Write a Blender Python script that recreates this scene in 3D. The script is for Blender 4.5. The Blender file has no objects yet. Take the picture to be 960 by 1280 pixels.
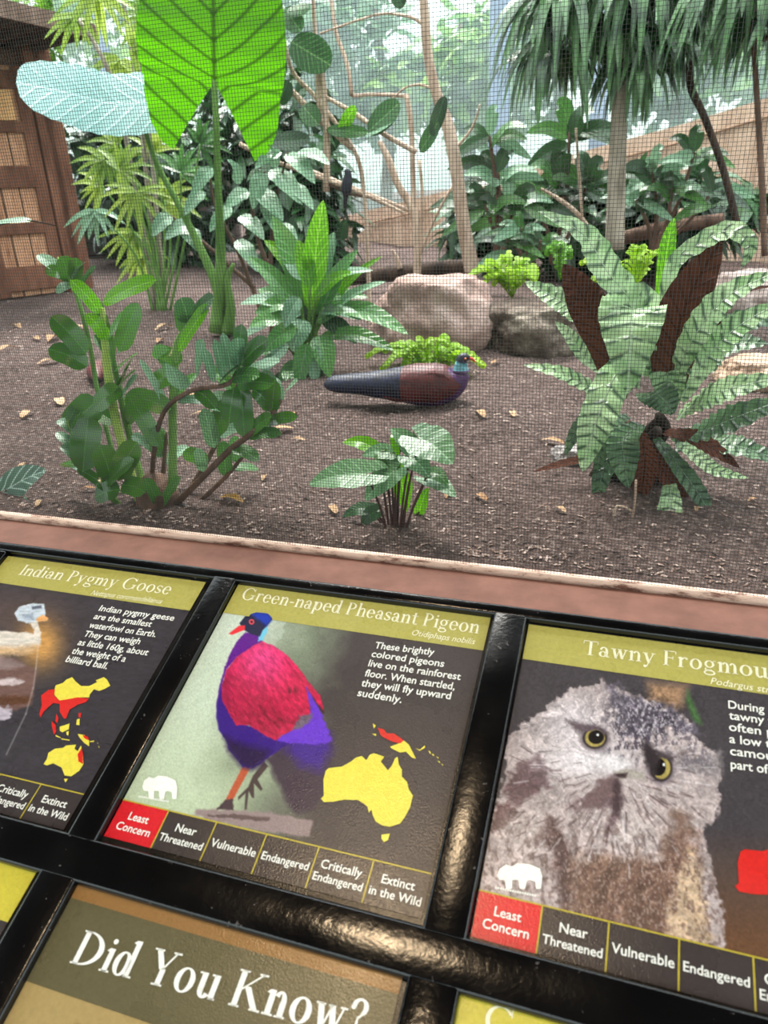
import bpy, math, random
import numpy as np
from mathutils import Vector, Matrix
from mathutils.geometry import tessellate_polygon
V = Vector
R = random.Random(7)
scn = bpy.context.scene
COL = scn.collection

# ------------------------------------------------------------------ camera
YAW, PITCH, ROLL, FPX, CZ = 0.33536, 0.40905, -0.04538, 938.0, 0.66
def axes():
    cy, sy, cp, sp = math.cos(YAW), math.sin(YAW), math.cos(PITCH), math.sin(PITCH)
    d = V((-sy*cp, cy*cp, -sp)); r = V((cy, sy, 0)); u = r.cross(d)
    c, s = math.cos(ROLL), math.sin(ROLL)
    return r*c+u*s, u*c-r*s, d
RX, UX, DX = axes()
CAM = V((0, 0, CZ))
cam = bpy.data.cameras.new('camera'); cam_o = bpy.data.objects.new('camera', cam); COL.objects.link(cam_o)
m = Matrix((RX, UX, -DX)).transposed().to_4x4(); m.translation = CAM
cam_o.matrix_world = m
cam.sensor_fit = 'VERTICAL'; cam.sensor_height = 36; cam.sensor_width = 27
cam.lens = FPX/1280*36; cam.clip_start = .05; cam.clip_end = 200
cam.dof.use_dof = True; cam.dof.focus_distance = 1.05; cam.dof.aperture_fstop = 9.0
scn.camera = cam_o
scn.view_settings.view_transform = 'Standard'; scn.view_settings.look = 'None'
scn.view_settings.gamma = 1; scn.view_settings.use_curve_mapping = False
scn.view_settings.exposure = 0.08
scn.cycles.max_bounces = 8; scn.cycles.transparent_max_bounces = 12

# ------------------------------------------------------------------ sky, sun, lamp
w = bpy.data.worlds.new('sky'); scn.world = w; w.use_nodes = True
nt = w.node_tree; nt.nodes.clear()
tc = nt.nodes.new('ShaderNodeTexCoord'); sx = nt.nodes.new('ShaderNodeSeparateXYZ')
cr = nt.nodes.new('ShaderNodeValToRGB'); bg = nt.nodes.new('ShaderNodeBackground'); ou = nt.nodes.new('ShaderNodeOutputWorld')
nt.links.new(tc.outputs['Generated'], sx.inputs[0]); nt.links.new(sx.outputs['Z'], cr.inputs[0])
nt.links.new(cr.outputs[0], bg.inputs[0]); nt.links.new(bg.outputs[0], ou.inputs[0])
e = cr.color_ramp.elements
e[0].position = 0.0; e[0].color = (.30, .40, .36, 1)
e[1].position = 1.0; e[1].color = (1.7, 1.8, 1.85, 1)
k = e.new(.06); k.color = (.48, .58, .54, 1)
k = e.new(.35); k.color = (.80, .91, .92, 1)
bg.inputs[1].default_value = 2.9
sun = bpy.data.lights.new('sun', 'SUN'); sun.energy = 7.0; sun.angle = math.radians(24); sun.color = (1, .97, .90)
sun_o = bpy.data.objects.new('sun', sun); COL.objects.link(sun_o)
sun_o.rotation_euler = V((.28, -.42, -.86)).to_track_quat('-Z', 'Y').to_euler()

# ------------------------------------------------------------------ pixel helpers
def ray(px, py): return DX*FPX + RX*(px-480) - UX*(py-640)
def at(px, py, Y):
    v = ray(px, py); return CAM + v*(Y/v.y)
def onz(px, py, z=0.0):
    v = ray(px, py); return CAM + v*((z-CZ)/v.z)
def topx(P):
    q = P-CAM; z = q.dot(DX); return 480+FPX*q.dot(RX)/z, 640-FPX*q.dot(UX)/z
def mpp(P): return (P-CAM).dot(DX)/FPX       # metres per pixel there
def gz(x, y):
    a = .012*math.sin(3.1*x+1.3*y)+.010*math.sin(7.3*x-4.1*y+1)+.006*math.sin(13*x+9*y)+.004*math.sin(29*x-23*y+2)
    a *= min(1, max(0, (y-1.26)/.5))
    return a + .05*max(0, y-5.0)
def ground(px, py):
    z = 0
    for _ in range(6):
        p = onz(px, py, z); z = gz(p.x, p.y)
    return V((p.x, p.y, z))

# ------------------------------------------------------------------ object helpers
class MB:
    def __init__(s): s.v = []; s.f = []; s.uv = []; s.mi = []
    def add(s, vs, fs, uvs=None, mi=0):
        b = len(s.v); s.v += [tuple(p) for p in vs]
        for f in fs:
            s.f.append(tuple(b+i for i in f)); s.mi.append(mi)
        s.uv += list(uvs) if uvs else [(0, 0)]*len(vs)
    def box(s, c, sz, rot=None, mi=0):
        x, y, z = [k/2 for k in sz]
        vs = [V((a*x, b*y, d*z)) for a in (-1, 1) for b in (-1, 1) for d in (-1, 1)]
        if rot is not None: vs = [rot @ p for p in vs]
        s.add([p+V(c) for p in vs], [(0,1,3,2),(4,6,7,5),(0,4,5,1),(2,3,7,6),(0,2,6,4),(1,5,7,3)], mi=mi)
    def tube(s, pts, rad, n=7, mi=0, sub=4, cap=True):
        P, T = spline(pts, sub)
        if not isinstance(rad, (list, tuple)): rad = [rad]*len(pts)
        rr = np.interp(T, range(len(pts)), rad)
        nrm = V((0.3, 1, .2)); vs = []; uvs = []
        for i, p in enumerate(P):
            t = (P[min(i+1, len(P)-1)]-P[max(i-1, 0)]).normalized()
            a = t.cross(nrm)
            if a.length < .05: a = t.cross(V((1, 0, 0)))
            a.normalize(); b = t.cross(a); nrm = -b if False else nrm
            for k in range(n):
                g = 2*math.pi*k/n
                vs.append(p+(a*math.cos(g)+b*math.sin(g))*rr[i]); uvs.append((k/n, i/max(1, len(P)-1)))
        fs = [(i*n+k, i*n+(k+1) % n, (i+1)*n+(k+1) % n, (i+1)*n+k) for i in range(len(P)-1) for k in range(n)]
        if cap: fs += [tuple(range(n))[::-1], tuple(range((len(P)-1)*n, len(P)*n))]
        s.add(vs, fs, uvs, mi)
    def build(s, name, mat, parent=None, smooth=True, bevel=0):
        me = bpy.data.meshes.new(name); me.from_pydata(s.v, [], s.f)
        mats = mat if isinstance(mat, list) else [mat]
        for mm in mats: me.materials.append(mm)
        if len(mats) > 1: me.polygons.foreach_set('material_index', s.mi)
        ul = me.uv_layers.new(name='UVMap')
        li = np.zeros(len(me.loops), int); me.loops.foreach_get('vertex_index', li)
        ul.data.foreach_set('uv', np.array(s.uv, float)[li].ravel())
        if smooth: me.polygons.foreach_set('use_smooth', [True]*len(me.polygons))
        me.update()
        o = bpy.data.objects.new(name, me); COL.objects.link(o)
        if parent is not None: o.parent = parent; o.matrix_parent_inverse = Matrix.Translation(parent.location).inverted() if parent.get('_t') else Matrix()
        if bevel:
            b = o.modifiers.new('bevel', 'BEVEL'); b.width = bevel; b.segments = 3
        return o
def spline(pts, sub=4):
    pts = [V(p) for p in pts]
    if len(pts) == 2: return [pts[0].lerp(pts[1], i/sub) for i in range(sub+1)], [i/sub for i in range(sub+1)]
    P = []; T = []
    for i in range(len(pts)-1):
        p0 = pts[max(i-1, 0)]; p1 = pts[i]; p2 = pts[i+1]; p3 = pts[min(i+2, len(pts)-1)]
        for k in range(sub):
            t = k/sub
            P.append(.5*((2*p1)+(p2-p0)*t+(2*p0-5*p1+4*p2-p3)*t*t+(3*p1-p0-3*p2+p3)*t**3)); T.append(i+t)
    P.append(pts[-1]); T.append(len(pts)-1)
    return P, T
def tag(o, label=None, cat=None, group=None, kind=None):
    if label: o['label'] = label
    if cat: o['category'] = cat
    if group: o['group'] = group
    if kind: o['kind'] = kind
    return o
def thing(name, label, cat, loc=(0, 0, 0), group=None):
    o = bpy.data.objects.new(name, None); COL.objects.link(o); o.empty_display_size = .05
    o.location = loc; o['_t'] = 1
    return tag(o, label, cat, group)

# ------------------------------------------------------------------ materials
def lin(c):
    return tuple(((x/255)/12.92 if x <= 10 else ((x/255+.055)/1.055)**2.4) for x in c[:3])+(1,)
class NT:
    def __init__(s, name):
        s.m = bpy.data.materials.new(name); s.m.use_nodes = True; s.t = s.m.node_tree
        s.t.nodes.clear(); s.o = s.t.nodes.new('ShaderNodeOutputMaterial')
    def n(s, typ, **kw):
        x = s.t.nodes.new('ShaderNode'+typ)
        for k, v in kw.items():
            if k in x.inputs.keys() if isinstance(k, str) else False: s.set(x, k, v)
            elif k[0] == 'i' and k[1:].isdigit(): s.set(x, int(k[1:]), v)
            else: setattr(x, k, v)
        return x
    def set(s, x, k, v):
        if isinstance(v, bpy.types.NodeSocket): s.t.links.new(v, x.inputs[k])
        else: x.inputs[k].default_value = v
    def math(s, op, a, b=0.0, clamp=False):
        return s.n('Math', operation=op, use_clamp=clamp, i0=a, i1=b).outputs[0]
    def mix(s, f, a, b): return s.n('MixRGB', i0=f, i1=a, i2=b).outputs[0]
    def ramp(s, f, *st):
        x = s.n('ValToRGB', i0=f); el = x.color_ramp.elements
        while len(el) < len(st): el.new(.5)
        for q, (p, c) in zip(el, st): q.position = p; q.color = c if len(c) == 4 else lin(c)
        return x.outputs[0]
    def noise(s, scale, detail=4, rough=.6, vec=None, out=0):
        x = s.n('TexNoise'); x.inputs['Scale'].default_value = scale; x.inputs['Detail'].default_value = detail
        x.inputs['Roughness'].default_value = rough
        if vec is not None: s.t.links.new(vec, x.inputs['Vector'])
        return x.outputs[out]
    def coord(s, which='Object'): return s.n('TexCoord').outputs[which]
    def scaled(s, vec, sc):
        x = s.n('Mapping'); s.t.links.new(vec, x.inputs[0]); x.inputs['Scale'].default_value = sc; return x.outputs[0]
    def bump(s, h, st=.3, dist=.01): return s.n('Bump', Strength=st, Distance=dist, Height=h).outputs[0]
    def pbr(s, col, rough=.5, normal=None, spec=.5, metal=0.0, coat=0):
        x = s.n('BsdfPrincipled'); s.set(x, 'Base Color', col); s.set(x, 'Roughness', rough); s.set(x, 'Metallic', metal)
        s.set(x, 'Specular IOR Level', spec)
        if coat: s.set(x, 'Coat Weight', coat); s.set(x, 'Coat Roughness', .15)
        if normal is not None: s.set(x, 'Normal', normal)
        return x.outputs[0]
    def out(s, sh): s.t.links.new(sh, s.o.inputs[0]); return s.m
def plain(name, c, rough=.6, spec=.4, var=.25, scale=8, bump=.0):
    t = NT(name); v = t.coord(); nz = t.noise(scale, 5, .6, v)
    a = lin(c); lo = tuple(x*(1-var) for x in a[:3])+(1,); hi = tuple(min(1, x*(1+var)) for x in a[:3])+(1,)
    col = t.ramp(nz, (.3, lo), (.7, hi))
    return t.out(t.pbr(col, rough, t.bump(nz, bump, .02) if bump else None, spec))
def flat(name, c, rough=.4, spec=.3):
    t = NT(name); return t.out(t.pbr(lin(c), rough, None, spec))
def bark(name, c, c2, sc=18):
    t = NT(name); v = t.scaled(t.coord(), (1, 1, .25)); nz = t.noise(sc, 6, .65, v)
    return t.out(t.pbr(t.ramp(nz, (.35, c), (.65, c2)), .85, t.bump(nz, .6, .02), .2))
def planks(name, c, c2, per, axis=0, rough=.8):
    t = NT(name); v = t.coord('UV')
    sp = t.n('SeparateXYZ', i0=v); q = sp.outputs[axis]
    fr = t.math('FRACT', t.math('MULTIPLY', q, per))
    gap = t.math('LESS_THAN', fr, .08)
    st = (30, 2.0, 1) if axis == 0 else (2.0, 30, 1)
    nz = t.noise(4, 5, .65, t.scaled(v, st))
    idn = t.noise(1, 0, .5, t.scaled(v, (9.7, .01, 1) if axis == 0 else (.01, 9.7, 1)))
    col = t.ramp(t.math('ADD', t.math('MULTIPLY', nz, .7), t.math('MULTIPLY', idn, .3)), (.35, c), (.62, c2))
    col = t.mix(gap, col, lin([x*.3 for x in c]))
    return t.out(t.pbr(col, rough, t.bump(t.math('SUBTRACT', nz, gap), .4, .01), .2))
def leafmat(name, c, c2, vein=None, vf=9.0, vs=.5, vw=.12, rough=.38, tr=.3, trc=None, spec=.5, slant=.6, coat=0, bump=.3, mid=.035, midc=None, blotch=3.0, vbreak=0):
    """leaf: UV u = across (midrib .5), v = along"""
    t = NT(name); uv = t.coord('UV'); sp = t.n('SeparateXYZ', i0=uv)
    a = t.math('ABSOLUTE', t.math('SUBTRACT', sp.outputs[0], .5))
    ph = t.math('SUBTRACT', sp.outputs[1], t.math('MULTIPLY', a, slant))
    fr = t.math('ABSOLUTE', t.math('SUBTRACT', t.math('FRACT', t.math('MULTIPLY', ph, vf)), .5))
    ve = t.math('SUBTRACT', 1.0, t.math('DIVIDE', fr, vw), True)
    mr = t.math('SUBTRACT', 1.0, t.math('DIVIDE', a, mid), True)
    if vbreak:
        ve = t.math('MULTIPLY', ve, t.ramp(t.noise(vbreak, 2, .5, t.coord()), (.36, (0, 0, 0, 1)), (.48, (1, 1, 1, 1))))
    nz = t.noise(blotch, 3, .55, t.coord())
    col = t.ramp(nz, (.35, c), (.68, c2))
    if vein: 
        col = t.mix(t.math('MULTIPLY', ve, vs), col, lin(vein))
        col = t.mix(t.math('MULTIPLY', mr, .8), col, lin(midc or vein))
    nrm = t.bump(t.math('ADD', ve, mr), bump, .004)
    p = t.pbr(col, rough, nrm, spec, 0, coat)
    tl = t.n('BsdfTranslucent', Color=lin(trc) if trc else col)
    if trc and vein:
        t.set(tl, 'Color', t.mix(t.math('ADD', t.math('MULTIPLY', ve, vs), mr, True), lin(trc), lin([x*.45 for x in trc])))
    mx = t.n('MixShader', i0=tr, i1=p, i2=tl.outputs[0])
    return t.out(mx.outputs[0])
# ------------------------------------------------------------------ setting: soil, ledge, wall, visitor floor, added unseen roof
def soil_mat():
    t = NT('soil'); v = t.coord()
    n1 = t.noise(2.2, 4, .6, v); n2 = t.noise(70, 6, .75, v); n3 = t.noise(220, 3, .7, v)
    base = t.ramp(n1, (.35, (72, 56, 51)), (.7, (122, 102, 96)))
    sp = t.ramp(n2, (.38, (40, 31, 30)), (.52, (106, 90, 85)), (.66, (182, 164, 156)))
    col = t.mix(.55, base, sp)
    col = t.mix(t.math('MULTIPLY', t.math('GREATER_THAN', n3, .66), .6), col, lin((185, 165, 155)))
    h = t.math('ADD', n2, t.math('MULTIPLY', n3, .5))
    return t.out(t.pbr(col, .95, t.bump(h, .9, .02), .15))
SOIL = soil_mat()
xs = np.concatenate([np.linspace(-14, -3.2, 40), np.linspace(-3.1, 1.6, 190), np.linspace(1.7, 8, 26)])
ys = np.concatenate([np.linspace(1.225, 3.5, 110), np.linspace(3.6, 16, 60)])
fl = MB(); fl.v = [(x, y, gz(x, y)) for y in ys for x in xs]; nx = len(xs)
fl.f = [(j*nx+i, j*nx+i+1, (j+1)*nx+i+1, (j+1)*nx+i) for j in range(len(ys)-1) for i in range(nx-1)]
fl.mi = [0]*len(fl.f); fl.uv = [(0, 0)]*len(fl.v)
tag(fl.build('floor', SOIL), kind='structure')
LEDGE = plain('painted_ledge', (124, 86, 74), .75, .25, .22, 14, .15)
b = MB(); b.box((-1.5, 1.08, -.02), (7, .30, .04)); tag(b.build('trim_1', LEDGE, bevel=.004), kind='structure')
b = MB(); b.box((-1.5, 1.16, -.46), (7, .1, .84)); tag(b.build('wall_front', plain('wall_paint', (105, 74, 64), .8)), kind='structure')
b = MB(); b.box((-1.5, -1.4, -.91), (7, 5.2, .06)); tag(b.build('floor', plain('concrete', (120, 114, 106), .9)), kind='structure')
def batten_mat():
    t = NT('worn_batten'); v = t.scaled(t.coord(), (.3, 1, 1)); nz = t.noise(60, 5, .7, v)
    return t.out(t.pbr(t.ramp(nz, (.36, (120, 84, 72)), (.5, (222, 190, 172)), (.7, (235, 208, 192))), .8, t.bump(nz, .5, .004), .2))
b = MB(); b.box((-1.5, 1.2135, .0065), (7, .015, .013)); tag(b.build('trim_2', batten_mat()), kind='structure')
DARKWOOD = planks('added_roof_boards', (34, 27, 22), (52, 42, 34), 6)
b = MB(); b.box((-1.0, -.15, 2.62), (7, 4.8, .06)); tag(b.build('added_ceiling', plain('added_roof_boards', (30, 24, 20), .9)), kind='structure')  # unseen roof, added to darken reflections in the black frame
for k, x in enumerate((-4.2, 2.3)):
    b = MB(); b.box((x, 1.16, 1.28), (.12, .1, 2.62)); tag(b.build('trim_%d' % (3+k), plain('post_paint', (70, 50, 42), .8)), kind='structure')

# ------------------------------------------------------------------ wire mesh screen (woven, 5.5 mm cells)
WIRE = flat('grey_wire', (48, 50, 50), .5, .4)
b = MB(); SY = 1.2135; pit = .0055; rw = .00037
x0, x1, z0, z1 = -4.1, 2.2, .013, 1.75
def wires(mb):
    q = []; f = []
    def prism(p, d, a, c):
        n = len(q)
        for e0 in (p, d):
            for k in range(3):
                g = 2*math.pi*k/3
                q.append((e0[0]+a[0]*math.cos(g)*rw, e0[1]+math.sin(g)*rw+c, e0[2]+a[2]*math.cos(g)*rw))
        for k in range(3): f.append((n+k, n+(k+1) % 3, n+3+(k+1) % 3, n+3+k))
    x = x0
    while x < x1:
        prism((x, SY, z0), (x, SY, z1), (1, 0, 0), -rw*.6); x += pit
    z = z0
    while z < z1:
        prism((x0, SY, z), (x1, SY, z), (0, 0, 1), rw*.6); z += pit
    mb.add(q, f)
wires(b)
sc_o = b.build('wire_mesh_screen', WIRE, smooth=False)
tag(sc_o, 'fine grey wire mesh screen rising from the ledge across the whole exhibit front', 'screen')

# ------------------------------------------------------------------ sign stand plane
TH, OX, OY, OZ, CP, PH, RP, PW = 0.36637, -0.3962, 0.63486, -0.39656+CZ, 0.31949, 0.28333, 0.32202, 0.28
SS = V((0, math.cos(TH), math.sin(TH))); SN = V((0, -math.sin(TH), math.cos(TH))); SO = V((OX, OY, OZ))
def pl(u, v, w=0.0): return SO+V((u, 0, 0))-SS*v+SN*w          # u right, v down the slope, w above the prints (metres)
def S(px, py, w=0.0):
    r = ray(px, py); o = SO+SN*w; q = CAM+r*((o-CAM).dot(SN)/r.dot(SN))-o
    return q.x, -q.dot(SS)
def paint_mat():
    t = NT('black_gloss_paint'); v = t.coord(); n1 = t.noise(55, 5, .6, v); n2 = t.noise(190, 3, .6, v); n3 = t.noise(18, 3, .5, v)
    chip = t.math('GREATER_THAN', t.math('ADD', n2, t.math('MULTIPLY', n3, .35)), .90)
    col = t.mix(t.math('MULTIPLY', chip, .5), lin((9, 8, 9)), lin((120, 112, 110)))
    sc = t.noise(9, 4, .6, t.scaled(v, (9, 1.2, 9)))
    ro = t.ramp(n3, (.3, (.12,)*3+(1,)), (.7, (.24,)*3+(1,)))
    return t.out(t.pbr(col, ro, t.bump(t.math('ADD', t.math('MULTIPLY', n1, .5), t.math('MULTIPLY', n2, .5)), .15, .003), .5))
BLACK = paint_mat()
st = thing('sign_stand', 'black painted sloping metal sign frame in front of the ledge holding animal signs', 'sign stand', (-.25, .5, -.88))
FW = .008   # frame face above prints
def bar(name, u0, u1, v0, v1, round_top=False):
    mb = MB(); lo = -.024
    mb.add([pl(u, v, q) for q in (lo, FW) for v in (v0, v1) for u in (u0, u1)],
           [(0, 2, 3, 1), (4, 5, 7, 6), (0, 1, 5, 4), (2, 6, 7, 3), (0, 4, 6, 2), (1, 3, 7, 5)])
    o = mb.build(name, BLACK, st, bevel=.003); return o
def SU(px, py): return S(px, py, FW)
tv0 = (SU(300, 722)[1]+SU(640, 758)[1])/2
top_edge = (SU(60, 685)[1]+SU(480, 741)[1]+SU(900, 791)[1])/3-.003
opn_top = (SU(296, 726)[1]+SU(615.6, 766)[1])/2
mid0 = (SU(117.5, 1047)[1]+SU(530, 1158)[1])/2
mid1 = (SU(94, 1104)[1]+SU(505, 1219)[1])/2
ub = [(SU(266, 723)[0]+SU(85, 1034)[0])/2, (SU(296, 726)[0]+SU(117.5, 1047)[0])/2, (SU(615.6, 766)[0]+SU(530, 1158)[0])/2, (SU(658, 775)[0]+SU(584, 1172)[0])/2]
lb = [(SU(49, 1091)[0]+SU(5, 1160)[0])/2, (SU(90, 1105)[0]+SU(2, 1270)[0])/2, SU(508, 1224)[0], (SU(574, 1245)[0]+SU(566, 1280)[0])/2]
VB = mid1+PH+.012
bar('top_rail', -.80, 1.18, top_edge, opn_top)
bar('middle_rail', -.80, 1.18, mid0, mid1)
bar('bottom_rail', -.80, 1.18, VB, VB+.034)
bar('mullion', ub[0], ub[1], opn_top-.004, mid0+.004); bar('mullion', ub[2], ub[3], opn_top-.004, mid0+.004)
bar('mullion', lb[0], lb[1], mid1-.004, VB+.004); bar('mullion', lb[2], lb[3], mid1-.004, VB+.004)
wd = PW+.006
for u in (ub[0]-wd-.034, ub[3]+wd): bar('mullion', u, u+.034, opn_top, mid0); bar('mullion', u, u+.034, mid1, VB)
for x in (OX-.5, OX+.8):
    mb = MB(); mb.tube([V((x, .52, -.88)), V((x, .52, .18))], .022, 12); mb.build('leg', BLACK, st)
    mb = MB(); mb.box((x, .52, -.872), (.14, .14, .012)); mb.build('foot_plate', BLACK, st, smooth=False)

# ------------------------------------------------------------------ flat printed matter on the sign plane
def poly_px(mb, pts, w=0.0, tf=None):
    q = [S(*(tf(p) if tf else p)) for p in pts]
    poly_uv(mb, q, w)
def poly_uv(mb, q, w=0.0):
    P = [V((a, -b, 0)) for a, b in q]
    tri = tessellate_polygon([P])
    vs = [pl(a, b, w) for a, b in q]
    fs = []
    for a, b_, c in tri:
        n = (vs[b_]-vs[a]).cross(vs[c]-vs[a])
        fs.append((a, b_, c) if n.dot(SN) > 0 else (a, c, b_))
    mb.add(vs, fs)
def rect(mb, u0, v0, u1, v1, w): poly_uv(mb, [(u0, v0), (u1, v0), (u1, v1), (u0, v1)], w)
FC = bpy.data.curves.new('lettering', 'FONT')
def text_verts(s, bold=.012, shear=0.0):
    FC.body = s; FC.size = 1; FC.offset = bold; FC.shear = shear; FC.resolution_u = 3
    o = bpy.data.objects.new('lettering', FC); COL.objects.link(o)
    dg = bpy.context.evaluated_depsgraph_get(); me = o.evaluated_get(dg).to_mesh()
    vs = [(v.co.x, v.co.y) for v in me.vertices]; fs = [tuple(p.vertices) for p in me.polygons]
    bpy.data.objects.remove(o)
    return vs, fs
def text_uv(mb, s, u0, v0, u1, v1, cap, w, bold=.012, shear=0.0, font=None, center=False):
    """baseline from (u0,v0) to (u1,v1); cap height in metres; width fitted to the baseline (or centred at u0 with natural width if center)"""
    vs, fs = (font or text_verts)(s, bold, shear)
    xs_ = [p[0] for p in vs]; xa, xb = min(xs_), max(xs_)
    ch = .70 if font is None else .68
    ky = cap/ch
    if center: kx = ky; u0 -= kx*(xb-xa)/2; u1 = u0+kx*(xb-xa); v1 = v0
    else: kx = (u1-u0)/(xb-xa)
    dv = (v1-v0)/(u1-u0)
    out = []
    for x, y in vs:
        a = (x-xa)*kx
        out.append(pl(u0+a, v0+dv*a-y*ky, w))
    fs2 = []
    for f in fs:
        n = sum(((out[f[i]]-out[f[0]]).cross(out[f[(i+1) % len(f)]]-out[f[0]]) for i in range(1, len(f)-1)), V((0, 0, 0)))
        fs2.append(f if n.dot(SN) > 0 else f[::-1])
    mb.add(out, fs2)
def text_px(mb, s, p0, p1, cap, w, **kw):
    a = S(*p0); b_ = S(*p1); text_uv(mb, s, a[0], a[1], b_[0], b_[1], cap, w, **kw)

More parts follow.
